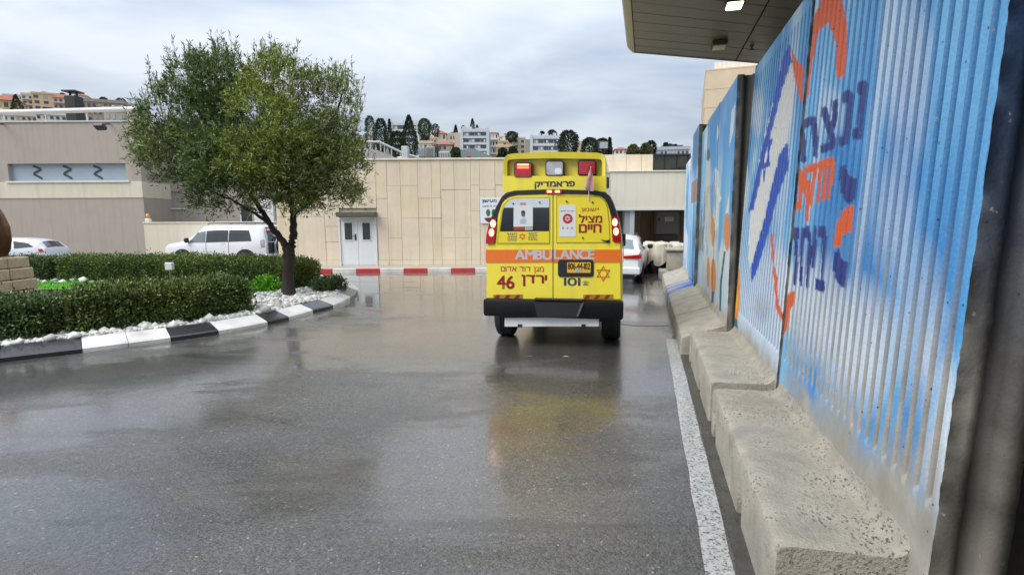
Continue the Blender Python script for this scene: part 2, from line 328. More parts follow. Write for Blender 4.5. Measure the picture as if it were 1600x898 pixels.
# ================================================================== the planted island
front_px = [(-430, 625), (-200, 592), (0, 566), (129, 551), (267, 533), (341.6, 522), (418, 508), (451.5, 500), (489, 489), (520.5, 481), (548, 468), (559, 457.5)]
front = [np.array(G(*q)[:2]) for q in front_px]
paint = ['black', 'black', 'black', 'white', 'black', 'white', 'black', 'white', 'black', 'white', 'grey', 'white']
back = [np.array(q) for q in [(-4.05, 13.7), (-4.9, 15.0), (-6.6, 16.2), (-9.5, 17.0), (-14, 17.6), (-20, 17.8), (-26, 17.0)]]
def catmull(pts, n=10):
    out = []; P_ = [2 * pts[0] - pts[1]] + list(pts) + [2 * pts[-1] - pts[-2]]
    for i in range(1, len(P_) - 2):
        a, b, c, d = P_[i - 1:i + 3]
        for k in range(n):
            u = k / n; out.append((i - 1 + u, .5 * ((2 * b) + (c - a) * u + (2 * a - 5 * b + 4 * c - d) * u * u + (3 * b - a - 3 * c + d) * u ** 3)))
    out.append((len(pts) - 1, pts[-1])); return out
outer = catmull(front + back, 12); OP = np.array([p for _, p in outer]); OU = np.array([u for u, _ in outer])
tg = np.gradient(OP, axis=0); tg /= np.linalg.norm(tg, axis=1, keepdims=True); INW = np.c_[-tg[:, 1], tg[:, 0]]       # points into the island
def off(d): return OP + INW * d
arc = np.r_[0, np.cumsum(np.linalg.norm(np.diff(OP, axis=0), axis=1))]
def at_arc(a): return np.array([np.interp(a, arc, OP[:, 0]), np.interp(a, arc, OP[:, 1])]), unit(np.array([[np.interp(a, arc, INW[:, 0]), np.interp(a, arc, INW[:, 1])]]))[0]
M_KW = mat('island_kerb_white', (.74, .73, .70), .45, var=.12, scale=6, dirt=.45, bump=.2, coat=.3); M_KB = mat('island_kerb_black', (.022, .023, .026), .38, var=.3, scale=6, bump=.12, coat=.5); M_KG = mat('island_kerb_bare', (.26, .25, .22), .6, var=.2, scale=8, bump=.2)
ik = thing('island_kerb', 'sloping kerb painted in black and white blocks round the planted island', 'kerb', (front[6][0], front[6][1], 0))
O0 = np.array([front[6][0], front[6][1]])
prof = [(0, -.02), (0, .055), (.025, .075), (.27, .165), (.31, .165), (.31, -.02)]
for i in range(len(front) + len(back) - 1):
    a0, a1 = np.interp([i, i + 1], OU, arc); n = max(1, round((a1 - a0) / .55)); key = paint[i] if i < len(paint) else ('black' if i % 2 else 'white')
    m = {'white': M_KW, 'black': M_KB, 'grey': M_KG}[key]
    for k in range(n):
        b0, b1 = a0 + (a1 - a0) * k / n + .003, a0 + (a1 - a0) * (k + 1) / n - .003; mb = MB(); vs = []; J = random.uniform(-.006, .006)
        for q in np.linspace(b0, b1, 4):
            p, iw = at_arc(q); vs += [(p[0] + iw[0] * (d + J) - O0[0], p[1] + iw[1] * (d + J) - O0[1], z + J * .5) for d, z in prof]
        m_ = len(prof); fs = [(r * m_ + c, r * m_ + (c + 1) % m_, (r + 1) * m_ + (c + 1) % m_, (r + 1) * m_ + c) for r in range(3) for c in range(m_)] + [tuple(range(m_)), tuple(range(3 * m_, 4 * m_))]
        mb.add(vs, fs).build('kerb_stone', m, ik)
M_SOIL = mat('planting_soil', (.055, .035, .022), .9, var=.4, scale=8, bump=.8, bscale=40)
ip = off(.3); me = MB().poly([(p[0], p[1], .135) for p in ip]).build('planting_bed', M_SOIL); tag(me, kind='structure')
bm_ = bmesh.new(); bm_.from_mesh(me.data); bmesh.ops.triangulate(bm_, faces=bm_.faces); bm_.to_mesh(me.data); bm_.free()
# lawn
M_LAWN = mat('lawn_soil', (.10, .30, .03), .8, var=.2, scale=3); M_BLADE = mat('grass_blade', (.16, .46, .035), .5, var=.2, scale=.8, leaf=True)
lawn = [G(60, 452, .15), G(200, 452, .15), G(330, 455, .15), G(425, 460, .15), G(440, 445, .15), (-6.6, 14.1, .15), (-9, 14.9, .15), (-14, 15.4, .15), (-20, 15.4, .15), (-20, 10.4, .15), (-11, 9.4, .15)]
tag(MB().poly([(p[0], p[1], .15) for p in lawn]).build('lawn', M_LAWN), kind='structure')
lp = np.array([(p[0], p[1]) for p in lawn])
def inside(poly, x, y):
    r = np.zeros(len(x), bool); n = len(poly)
    for i in range(n):
        x0, y0 = poly[i]; x1, y1 = poly[(i + 1) % n]; c = ((y0 > y) != (y1 > y)) & (x < (x1 - x0) * (y - y0) / (y1 - y0 + 1e-12) + x0); r ^= c
    return r
gx, gy = np.random.uniform(-17, -4, 90000), np.random.uniform(8.5, 15.5, 90000); k = inside(lp, gx, gy); gx, gy = gx[k], gy[k]
gd = np.c_[np.random.normal(0, .35, (len(gx), 2)), np.ones(len(gx))]
tag(link('grass', leaf_mesh('grass', np.c_[gx, gy, np.full(len(gx), .15)], gd, .055, .012, M_BLADE)), 'short bright green grass of the island lawn', 'grass', kind='stuff')

# white stones: a bank between kerb and planting, wider round the tip and the tree
M_PEB = mat('white_marble_chips', (.58, .57, .54), .75, isl=True, var=.2, scale=5, bump=.3, bscale=25)
_b = bmesh.new(); bmesh.ops.create_icosphere(_b, subdivisions=1, radius=1); ICO = np.array([v.co[:] for v in _b.verts]); ICF = np.array([[v.index for v in f.verts] for f in _b.faces]); _b.free()
def stones(name, xy, size, z, m):
    n = len(xy); r = size * np.random.lognormal(0, .45, n); V = ICO[None] * (1 + np.random.uniform(-.28, .28, (n, 12, 1))) * (np.random.uniform(.7, 1.25, (n, 1, 3)) * np.array([1, 1, .75])) * r[:, None, None]
    th = np.random.uniform(0, 6.28, n); c, s = np.cos(th), np.sin(th); X = V[..., 0] * c[:, None] - V[..., 1] * s[:, None]; Y = V[..., 0] * s[:, None] + V[..., 1] * c[:, None]
    V = np.stack([X + xy[:, 0:1], Y + xy[:, 1:2], V[..., 2] + (z + r * .35)[:, None]], -1).reshape(-1, 3)
    return fastmesh(name, V, (ICF[None] + (np.arange(n) * 12)[:, None, None]).reshape(-1, 3), m)
pts = []
a_tree, a_tip = np.interp([6.2, 12.6], OU, arc); aa = arc[np.searchsorted(OU, 1.)]
for _ in range(11000):
    a = random.uniform(aa, np.interp(14, OU, arc)); wdt = .34 + .75 * float(sstep(a_tree - .3, a_tree + 1.6, a)); d = .3 + wdt * random.random() ** 1.15
    p, iw = at_arc(a); pts.append((p[0] + iw[0] * d, p[1] + iw[1] * d))
for _ in range(1500):
    a = random.uniform(0, 6.28); r = .95 * math.sqrt(random.random()); pts.append((-4.75 + r * math.cos(a), 11.25 + r * math.sin(a)))
pts = np.array(pts); hm = vnoise(pts[:, 0] * 2.2, pts[:, 1] * 2.2, 5, 2) * .07
tag(link('white_gravel', stones('white_gravel', pts, .023, .130 + hm * .6, M_PEB)), 'loose white stones banked behind the black and white kerb', 'gravel', kind='stuff')
# a few white stones under the back hedge
bx = np.c_[np.random.uniform(-13.5, -7.5, 60), np.full(60, 14.2) + np.random.normal(0, .18, 60)]
tag(link('white_gravel', stones('white_gravel', bx, .06, np.full(60, .15), M_PEB)), 'scattered white stones along the foot of the back hedge', 'gravel', kind='stuff')

# ------------------------------------------------------------------ hedges
M_HEDGE = mat('hedge_leaf', (.102, .145, .042), .5, var=.25, scale=2.5, leaf=True, spec=.4); M_TWIG = mat('dark_twigs', (.018, .016, .010), .95, var=.3)
def hedge(label, path, hw, h, z0, n, group='clipped hedges on the island', size=.05, tint=(1, 1, 1)):
    path = np.array([(p[0], p[1]) for p in path]); c = path.mean(0)
    root = thing('hedge', label, 'hedge', (c[0], c[1], z0), group=group)
    pp = np.array([p for _, p in catmull(list(path), 8)]) - c; ta = unit(np.gradient(pp, axis=0)); nr = np.c_[-ta[:, 1], ta[:, 0]]
    # dark twiggy heart that stops light leaking through
    mb = MB(); m = len(pp); sec = [(-hw * .74, .05), (-hw * .78, h * .8), (-hw * .5, h * .9), (hw * .5, h * .9), (hw * .78, h * .8), (hw * .74, .05)]
    vs = []
    for i in range(m):
        e = .75 if i in (0, m - 1) else 1
        vs += [(pp[i, 0] + nr[i, 0] * a * e, pp[i, 1] + nr[i, 1] * a * e, z) for a, z in sec]
    fs = [(i * 6 + k, i * 6 + (k + 1) % 6, (i + 1) * 6 + (k + 1) % 6, (i + 1) * 6 + k) for i in range(m - 1) for k in range(6)] + [tuple(range(6)), tuple(range(6 * m - 6, 6 * m))]
    mb.add(vs, fs).build('branches', M_TWIG, root)
    L = np.r_[0, np.cumsum(np.linalg.norm(np.diff(pp, axis=0), axis=1))]; per = 2 * h + 2 * hw; ends = .12 * n
    u = np.random.uniform(0, L[-1], n); q = np.random.uniform(0, per, n)
    px, py = np.interp(u, L, pp[:, 0]), np.interp(u, L, pp[:, 1]); nx, ny = np.interp(u, L, nr[:, 0]), np.interp(u, L, nr[:, 1])
    a = np.where(q < h, -hw, np.where(q < h + 2 * hw, -hw + (q - h), hw)); z = np.where(q < h, q, np.where(q < h + 2 * hw, h, per - q))
    na = np.where(q < h, -1., np.where(q < h + 2 * hw, 0., 1.)); nz = ((q >= h) & (q < h + 2 * hw)) * 1.
    ne = int(ends); u[:ne] = np.where(np.random.rand(ne) < .5, 0, L[-1]); px[:ne] = np.where(u[:ne] == 0, pp[0, 0], pp[-1, 0]); py[:ne] = np.where(u[:ne] == 0, pp[0, 1], pp[-1, 1])
    e0 = u[:ne] == 0; nx[:ne] = np.where(e0, nr[0, 0], nr[-1, 0]); ny[:ne] = np.where(e0, nr[0, 1], nr[-1, 1])
    a[:ne] = np.random.uniform(-hw, hw, ne); z[:ne] = np.random.uniform(0, h, ne)
    # round the shoulders, let the surface wander
    wob = (vnoise(u * 2.3 + 11, q * 2.3, 3, 3) - .5) * .22; rough = np.random.normal(0, .04, n); spr = np.random.rand(n) < .05; rough = rough + spr * np.random.uniform(.03, .11, n)
    sh = np.clip((z - h * .8) / (h * .2), 0, 1) ** 2; a = a * (1 - .14 * sh * (nz == 0)) + na * (wob + rough); z = z + nz * (wob * .7 + rough) - .08 * nz * (np.abs(a) / hw) ** 4
    dx = np.zeros(n); dx[:ne] = np.where(e0, -1, 1)
    tx, ty = ny, -nx
    pos = np.c_[px + nx * a + tx * dx * (.06 + wob), py + ny * a + ty * dx * (.06 + wob), np.maximum(z, .02)]
    d = np.c_[nx * na + tx * dx, ny * na + ty * dx, nz + .55] + np.random.normal(0, .65, (n, 3))
    tn = (np.array(tint)[None] * (.8 + .5 * vnoise(u * 1.2, q * 1.6, 9, 3))[:, None]); yel = vnoise(u * .9, z * 2, 21, 2)[:, None]; tn = tn * (1 + (yel - .45) * np.array([[.9, .45, .0]]))
    link('foliage', leaf_mesh('foliage', pos, d, size, size * .55, M_HEDGE, tn), root); return root
fr = off(.98)
def fpath(u0, u1, d=.98, n=7): return [np.array([np.interp(q, OU, off(d)[:, 0]), np.interp(q, OU, off(d)[:, 1])]) for q in np.linspace(u0, u1, n)]
hedge('clipped dark green hedge at the left edge, nearest the black kerb block', fpath(.2, 2.72), .36, .50, .135, 30000, tint=(1.1, 1.1, 1.2))
hedge('long clipped dark green hedge just behind the white and black kerb blocks', fpath(2.93, 6.35), .38, .56, .135, 36000, tint=(1.1, 1.1, 1))
hedge('clipped hedge beyond the lawn, between the statue and the hedge gap', [(-15.2, 15.0), (-13.5, 14.9), (-12.75, 14.8)], .35, .60, .14, 14000, tint=(.95, .95, .9))
hedge('long clipped hedge beyond the lawn that curls round behind the olive tree', [(-12.2, 14.75), (-10, 14.5), (-8, 14.1), (-6.5, 13.6), (-5.5, 13.0), (-4.95, 12.45)], .42, .64, .14, 36000, tint=(1.1, 1.15, .9))
hedge('small low dark shrub right of the olive trunk on the white stones', [(-4.35, 11.75), (-4.15, 11.95), (-4.0, 12.2)], .2, .26, .15, 2600, group='low plants on the island', size=.05, tint=(.8, .85, .8))
def lowplant(label, p, r, h, n, tint, size=.06, kind='leafy_plant'):
    root = thing(kind, label, 'plant', (p[0], p[1], .135), group='low plants on the island')
    mb = MB()
    for k in range(6):
        a = k * 1.05 + random.random(); mb.tube([(0, 0, 0), (math.cos(a) * r * .4, math.sin(a) * r * .4, h * .6), (math.cos(a) * r * .7, math.sin(a) * r * .7, h * .9)], [.008, .006, .003], 5)
    mb.build('stem', M_TWIG, root)
    v = np.random.normal(size=(n, 3)); v = unit(v) * (np.random.rand(n, 1) ** .4); v[:, 2] = np.abs(v[:, 2]); pos = v * np.array([r, r, h]); 
    link('foliage', leaf_mesh('foliage', pos, v + np.random.normal(0, .5, (n, 3)) + np.array([0, 0, .5]), size, size * .6, M_HEDGE, tint), root)
lowplant('bright yellow green young plant at the gap between the front hedges', G(124, 513, .135), .2, .36, 420, (2.2, 3.4, 1.2), .09)
lowplant('small green weed at the far left foot of the front hedge', G(22, 530, .135), .2, .22, 300, (1.2, 1.9, .9))
lowplant('low olive green weed right of the bright young plant', G(152, 515, .135), .2, .2, 300, (1.5, 1.8, .8))
lowplant('tall dark green weed before the middle of the long front hedge', G(238, 505, .135), .2, .36, 420, (.8, 1.9, 1.1))
lowplant('thin upright weed left of the dark green weed', G(200, 507, .135), .1, .3, 160, (1.1, 1.7, .8))
lowplant('thinnest upright weed near the bright plant, one step to its right', G(178, 508, .135), .07, .28, 110, (1.2, 1.7, .8))
lowplant('reddish green weed right of the tall dark green weed', G(272, 500, .135), .2, .27, 320, (1.9, 1.4, .8))
lowplant('yellow green weed by the white stones near the second black kerb block', G(322, 497, .135), .17, .22, 260, (1.9, 2.4, .8))
lowplant('bright green clump of grass left of the olive trunk', G(420, 454, .15), .42, .36, 900, (1.5, 2.9, .6), .08, 'grass_clump')
# reddish leaf litter on the soil before the hedge
lt = []
for _ in range(1400):
    p, iw = at_arc(random.uniform(np.interp(1, OU, arc), np.interp(6.4, OU, arc))); d = random.uniform(.58, .8); lt.append((p[0] + iw[0] * d, p[1] + iw[1] * d, .15 + random.random() * .04))
lt = np.array(lt); M_LIT = mat('fallen_leaf', (.16, .06, .025), .8, var=.4, scale=3, leaf=True)
tag(link('fallen_leaves', leaf_mesh('fallen_leaves', lt, np.random.normal(0, 1, (len(lt), 3)) * np.array([1, 1, .25]), .06, .035, M_LIT)), 'reddish brown leaf litter at the foot of the front hedge', 'leaf litter', kind='stuff')
# ================================================================== olive tree
M_BARK = mat('olive_bark', (.035, .027, .022), .85, var=.4, scale=7, bump=1., bscale=22); M_OLIVE = mat('olive_leaf', (.125, .155, .052), .5, var=.2, scale=1.2, leaf=True, spec=.35)
TY = 11.2; tb = G(452, 463, .14); tree = thing('olive_tree', 'round crowned olive tree with a forked dark trunk on the island tip', 'tree', tb)
def tp(x, y, dy=0.):
    p = P(x, y, TY + dy); return Vector((p[0] - tb[0], p[1] - tb[1], p[2] - tb[2]))
mb = MB()
def limb(pts, r0, r1, n=10):
    c = [np.array(p) for p in pts]; cc = [p for _, p in catmull(c, 6)]; m = len(cc)
    mb.tube([Vector(p) + Vector(np.random.normal(0, .012, 3)) for p in cc], [r0 + (r1 - r0) * (i / (m - 1)) ** .8 for i in range(m)], n)
mb.tube([tp(452, 470), tp(451, 458), tp(450, 445), tp(450, 425), tp(451, 405), tp(452, 388)], [.21, .155, .125, .112, .106, .10], 14)
limb([tp(451, 410), tp(448, 390), tp(438, 372), tp(420, 348, -.05), tp(405, 322, -.1), tp(375, 280, -.2), tp(335, 225, -.3), tp(300, 150, -.3)], .098, .018)
limb([tp(451, 410), tp(454, 388), tp(459, 365), tp(457, 335, .1), tp(452, 300, .15), tp(440, 240, .2), tp(428, 150, .2), tp(425, 110, .2)], .112, .018)
limb([tp(455, 312, .1), tp(475, 275, .2), tp(500, 235, .35), tp(525, 180, .4), tp(535, 140, .4)], .075, .015)
limb([tp(375, 280, -.2), tp(320, 262, -.5), tp(265, 225, -.7), tp(225, 200, -.8)], .05, .012)
limb([tp(452, 300, .15), tp(500, 295, -.2), tp(545, 285, -.4)], .05, .012)
limb([tp(438, 240, .2), tp(395, 200, .8), tp(360, 150, 1.1)], .05, .012)
limb([tp(420, 348, -.05), tp(375, 320, -.6), tp(330, 300, -.9)], .04, .01)
limb([tp(457, 335, .1), tp(490, 310, .9), tp(520, 260, 1.2)], .05, .012)
limb([tp(452, 300, .15), tp(420, 255, -.7), tp(410, 200, -1.0)], .05, .012)
mb.build('trunk', M_BARK, tree, 60)
# crown: (x, y, depth, radius px, tint) clumps, each a shell of twigs
lobes = [(300,140,-.3,52,0),(322,118,.3,42,1),(262,185,-.6,55,0),(325,195,-.2,62,0),(240,232,-.8,46,2),(285,262,-.5,58,0),(345,262,-.9,56,0),(335,310,-.4,42,0),(378,318,-.3,36,0),(300,220,.9,60,0),
         (385,225,.9,40,0),(430,125,.2,50,3),(408,165,-.5,46,3),(468,150,.4,48,3),(432,205,-.8,60,3),(480,205,-.4,55,1),(395,250,-1.1,48,3),(448,262,-.9,52,1),(492,262,-.5,55,1),(535,210,.3,40,1),(545,255,-.3,44,1),(528,292,-.5,44,2),
         (475,305,-.6,38,1),(430,305,-.6,36,1),(555,300,-.2,26,2),(510,318,-.3,28,1),(540,150,.4,26,2),(508,140,.5,32,2),(450,230,1.1,62,1),(520,240,1.1,50,1),(360,280,.8,50,0),(222,205,-.5,22,2),(258,145,-.3,26,2),(375,225,-.6,34,0),(335,170,.2,32,0),
         (560,232,.2,22,2),(400,300,.3,36,0)]
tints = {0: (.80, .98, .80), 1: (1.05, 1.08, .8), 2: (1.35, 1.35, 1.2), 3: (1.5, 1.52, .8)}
mpp = TY / FPX; LP = []; LD = []; LT = []; TW = MB()
def twigs(c, r, n, t, up=.45, ln=(.16, .34), nl=13, shell=.45):
    for _ in range(n):
        v = np.random.normal(size=3); v /= np.linalg.norm(v)
        if v[2] < -.55: v[2] *= .5
        p = np.array(c) + v * r * (shell + (1 - shell) * random.random() ** .6) * np.array([1, 1, .95])
        d = v * .7 + np.array([0, 0, up]) + np.random.normal(0, .35, 3); d /= np.linalg.norm(d); l = random.uniform(*ln)
        k = np.random.rand(nl, 1); droop = np.array([0, 0, -.10]) * k * k; q = p + d * l * k + droop + np.random.normal(0, .02, (nl, 3))
        e = np.random.normal(0, .55, (nl, 3)) + d * .9
        cl = float(vnoise(np.array([p[0] * 2.3 + p[1] * .9]), np.array([p[2] * 2.3 - p[1] * 1.1]), 13, 2)[0])
        if cl < .47 and random.random() < .8: continue
        LP.append(q); LD.append(e); g = np.array(tints[t]) * random.uniform(.7, 1.25) * (.72 + .6 * cl); LT.append(np.broadcast_to(g, (nl, 3)))
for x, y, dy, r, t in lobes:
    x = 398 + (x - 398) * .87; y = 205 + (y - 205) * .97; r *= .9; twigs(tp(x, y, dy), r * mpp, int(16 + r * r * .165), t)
# long loose shoots along the top and the flanks
for x, y, n, t in [(268,85,8,0),(300,80,10,0),(340,72,18,0),(352,85,10,0),(372,110,8,0),(230,110,7,2),(222,150,6,2),(420,80,18,3),(440,90,12,3),(465,105,12,3),(500,108,14,2),(535,112,16,2),(558,125,12,2),(572,150,6,2),(575,190,8,2),(205,215,8,2),(572,225,10,1),(400,105,8,3),(572,280,10,2),(210,195,6,2),(250,120,8,2),(318,88,10,0),(350,75,10,1),(290,72,8,0),(430,72,8,3),(410,82,8,3),(480,95,8,3),(548,108,10,2),(560,170,8,2),(205,185,8,2),(240,130,8,2)]:
    for _ in range(n):
        x = 398 + (x - 398) * .90 if _ == 0 else x; b = np.array(tp(x + random.gauss(0, 10), y + 34 + random.gauss(0, 8), random.gauss(0, .5))); lean = (x - 400) / 400 + random.gauss(0, .22); d = np.array([lean * .5, random.gauss(0, .2), 1.]); d /= np.linalg.norm(d); l = random.uniform(.3, .62)
        nl = 24; k = np.random.rand(nl, 1); LP.append(b + d * l * k + np.random.normal(0, .012, (nl, 3))); LD.append(np.random.normal(0, .5, (nl, 3)) + d * .9); LT.append(np.broadcast_to(np.array(tints[t]) * 1.05, (nl, 3)))
        TW.tube([b, b + d * l], [.006, .002], 4, False)
LP = np.concatenate(LP); LD = np.concatenate(LD); LT = np.concatenate(LT)
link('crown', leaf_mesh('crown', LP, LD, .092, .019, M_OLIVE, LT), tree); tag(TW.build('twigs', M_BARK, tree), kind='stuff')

# ================================================================== statue on its stone pedestal, garden light
M_BRONZE = mat('weathered_bronze', (.17, .085, .05), .34, metal=.75, var=.55, scale=4, bump=.25, bscale=14, dirt=.5)
M_PED = mat('rough_limestone', (.60, .48, .32), .8, var=.25, scale=9, bump=1., bscale=28)
SY = 10.6; pc = P(-9, 440, SY)
st_ = thing('sculpture', 'brown bronze seed shaped sculpture standing on the stone pedestal at the left edge', 'sculpture', (pc[0] + .03, SY, P(0, 402, SY)[2]))
zz = [0, .04, .15, .35, .6, .85, 1.05, 1.25, 1.4, 1.48]; rr = [.14, .20, .25, .29, .31, .28, .22, .14, .06, .0]; mb = MB(); n = 20; vs = []
for z, r in zip(zz, rr):
    for k in range(n):
        a = 2 * math.pi * k / n; f = 1 + .12 * math.sin(3 * a + z * 2) + .08 * math.sin(5 * a - z * 3); vs.append((r * f * math.cos(a) - .06 * z * z + .03, r * f * .8 * math.sin(a), z))
mb.add(vs, [(i * n + k, i * n + (k + 1) % n, (i + 1) * n + (k + 1) % n, (i + 1) * n + k) for i in range(len(zz) - 1) for k in range(n)] + [tuple(range(n))]).build('body', M_BRONZE, st_, 180)
mb = MB(); mb.tube([(.1, -.22, .3), (.16, -.25, .55), (.13, -.24, .8), (.05, -.2, 1.0)], [.02, .05, .045, .02], 8).build('ridge', M_BRONZE, st_, 180)
ped = thing('pedestal', 'rough yellow stone block pedestal under the bronze sculpture at the left edge', 'pedestal', (pc[0] - .19, SY, .13)); ph = st_.location[2] - .13
nrow = 4
for rw in range(nrow):
    z0, z1 = ph * rw / nrow, ph * (rw + 1) / nrow - .012; hw = .60 - .035 * rw * .9; sh = .15 if rw % 2 else 0
    xs = [-hw, -hw * .45 + sh, .05 + sh * .6, hw * .62 - sh * .3, hw]
    for a, b in zip(xs[:-1], xs[1:]):
        q = random.uniform(-.015, .01); MB().box(a + .006, b - .006, -hw - q, -hw + .25, z0, z1, .02).build('stone', M_PED, ped)
    for a, b in ((-hw + .26, 0), (.012, hw)): MB().box(hw - .25, hw + random.uniform(-.01, .012), a, b - .006, z0, z1, .02).build('stone', M_PED, ped)
MB().box(-.42, .34, -.34, .4, 0, ph - .02).build('core', M_PED, ped)
M_WPL = mat('white_plastic', (.75, .75, .73), .4, var=.05)
gp = P(265, 416, 12.6); gl = thing('garden_light', 'small square white lamp box on a stake between the hedges', 'garden light', (gp[0], 12.6, .14))
MB().tube([(0, 0, 0), (0, 0, gp[2] - .2)], .02, 8).build('stake', mat('grey_metal', (.25, .25, .26), .4, metal=.7), gl)
MB().box(-.09, .09, -.05, .05, gp[2] - .14 - .09, gp[2] - .14 + .09, .015).build('lamp_box', M_WPL, gl)

# ================================================================== taupe building on the left
M_TAUPE = mat('taupe_plaster', (.40, .345, .295), .8, var=.05, scale=1.2, bump=.12, bscale=70, streak=.18); M_CREAM = mat('cream_plaster', (.66, .60, .47), .8, var=.05, scale=1.2, bump=.1, bscale=70, streak=.15)
M_COPE = mat('metal_coping', (.55, .55, .53), .45, metal=.3, var=.1); M_DARKIN = mat('dark_interior', (.03, .028, .026), .8, var=.2)
M_FROST = mat('frosted_glass', (.30, .36, .42), .28, var=.08, scale=.8, coat=.5); M_DECAL = mat('dark_decal', (.03, .04, .05), .5, var=.1); M_SILL = mat('white_sill', (.72, .70, .66), .5, var=.08)
BY = 27.0
tbld = thing('taupe_building', 'flat roofed taupe plaster building with a cream band and one long window, at the left', 'building', P(100, 400, BY).xy.to_3d() + Vector((0, 0, -.4)))
ox, oy, oz = tbld.location
def px_x(x, y, Y): return P(x, y, Y)[0]
def bx_(x0, x1, y0, y1, Y, d0, d1, name, m, parent, o=(0, 0, 0), c=0.):
    """a block seen between pixels x0..x1, y0..y1 on the plane at Y, reaching from Y+d0 to Y+d1"""
    a, b = P(x0, y1, Y), P(x1, y0, Y); return MB().box(a[0] - o[0], b[0] - o[0], Y + d0 - o[1], Y + d1 - o[1], a[2] - o[2], b[2] - o[2], c).build(name, m, parent)
o = (ox, oy, oz)
# main facade with the window cut out of it, as bands
zt = P(120, 191, BY)[2]; zw1, zw0 = P(100, 255.5, BY)[2], P(100, 282.5, BY)[2]; zb = P(100, 309.5, BY)[2]
xL, xR, xw0, xw1 = P(-900, 300, BY)[0], P(223, 300, BY)[0], P(13, 270, BY)[0], P(197, 270, BY)[0]; z0 = -.6
def wb(x0, x1, y0, y1, z_0, z_1, name, m, par=tbld, c=0.): return MB().box(x0 - ox, x1 - ox, y0 - oy, y1 - oy, z_0 - oz, z_1 - oz, c).build(name, m, par)
wl = wb(xL, xR, BY, BY + 9, z0, zb, 'wall', M_TAUPE)
wb(xL, xR + .012, BY - .03, BY + 9.02, zb, zw0 - .05, 'cream_band', M_CREAM)
wb(xL, xw0, BY, BY + 9, zw0 - .05, zw1, 'wall', M_TAUPE); wb(xw1, xR, BY, BY + 9, zw0 - .05, zw1, 'wall', M_TAUPE)
wb(xw0, xw1, BY + .5, BY + 9, zw0 - .05, zw1, 'wall', M_TAUPE); wb(xL, xR, BY, BY + 9, zw1, zt, 'wall', M_TAUPE)
wb(xL, xR + .05, BY - .05, BY + .3, zt, zt + .07, 'coping', M_COPE)
wn = wb(xw0, xw1, BY + .18, BY + .24, zw0, zw1, 'window', M_FROST)
wb(xw0 - .1, xw1 + .15, BY - .09, BY + .2, zw0 - .09, zw0 - .01, 'sill', M_SILL, wn)
for sx in (58.5, 105.5, 153):
    c = P(sx, 269.5, BY + .17); mb = MB(); w_, h_ = .28, .50
    path = [(-.30, .48), (.05, .36), (.28, .22), (-.05, .05), (-.28, -.12), (.0, -.28), (.32, -.46)]
    cc = [p for _, p in catmull([np.array((a * .62, b * .66)) for a, b in path], 5)]
    for i in range(len(cc) - 1):
        p, q = cc[i], cc[i + 1]; d = (q - p) / np.linalg.norm(q - p); nn = np.array([-d[1], d[0]]) * .05
        mb.extrude([(p + nn).tolist(), (p - nn).tolist(), (q - nn + d * .02).tolist(), (q + nn + d * .02).tolist()], -.012 + i * .0004, 0)
    g = mb.build('squiggle_print', M_DECAL, wn); g.location = (c[0] - ox, c[1] - oy - .005, c[2] - oz)
# the wing set back to the right, with a doorway and windows
WY = BY + 2.2
wx0, wx1 = P(224, 300, WY)[0] - .2, P(432, 300, WY)[0]
def wz(y): return P(300, y, WY)[2]
dx0, dx1 = P(236, 320, WY)[0], P(255, 320, WY)[0]; vx0, vx1 = P(268, 310, WY)[0], P(286, 310, WY)[0]; dz = wz(296); v1, v0 = wz(299), wz(325)
wb(wx0, wx1, WY, WY + 6, dz, wz(205), 'wing_wall', M_TAUPE); wb(wx0, dx0, WY, WY + 6, z0, dz, 'wing_wall', M_TAUPE); wb(dx1, vx0, WY, WY + 6, z0, dz, 'wing_wall', M_TAUPE)
wb(vx0, vx1, WY, WY + 6, z0, v0, 'wing_wall', M_TAUPE); wb(vx0, vx1, WY, WY + 6, v1, dz, 'wing_wall', M_TAUPE); wb(vx1, wx1, WY, WY + 6, z0, dz, 'wing_wall', M_TAUPE)
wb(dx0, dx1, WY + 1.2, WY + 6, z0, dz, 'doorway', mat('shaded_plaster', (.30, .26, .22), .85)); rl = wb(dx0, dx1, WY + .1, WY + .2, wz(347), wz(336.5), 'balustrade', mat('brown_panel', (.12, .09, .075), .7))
w2 = wb(vx0, vx1, WY + .12, WY + .16, v0, v1, 'window', mat('closed_shutter', (.42, .38, .33), .6, var=.06))
for k in range(9): wb(vx0, vx1, WY + .1, WY + .118, v0 + (v1 - v0) * k / 9 + .01, v0 + (v1 - v0) * (k + .86) / 9, 'slat', MATS['closed_shutter'], w2)
wb(vx0 - .1, vx1 + .12, WY - .07, WY + .1, v0 - .07, v0 - .005, 'sill', M_SILL, w2)
w3 = wb(P(377, 330, WY)[0], P(393, 330, WY)[0], WY - .02, WY + .05, wz(347), wz(320), 'window', mat('dark_glass', (.025, .03, .035), .12, coat=.5))
wb(P(375, 330, WY)[0], P(377, 330, WY)[0], WY - .04, WY + .05, wz(347), wz(319), 'frame', M_SILL, w3)
wb(P(400, 330, WY)[0], P(430, 330, WY)[0], WY - .25, WY - .01, wz(348), wz(312), 'meter_box', M_WPL)
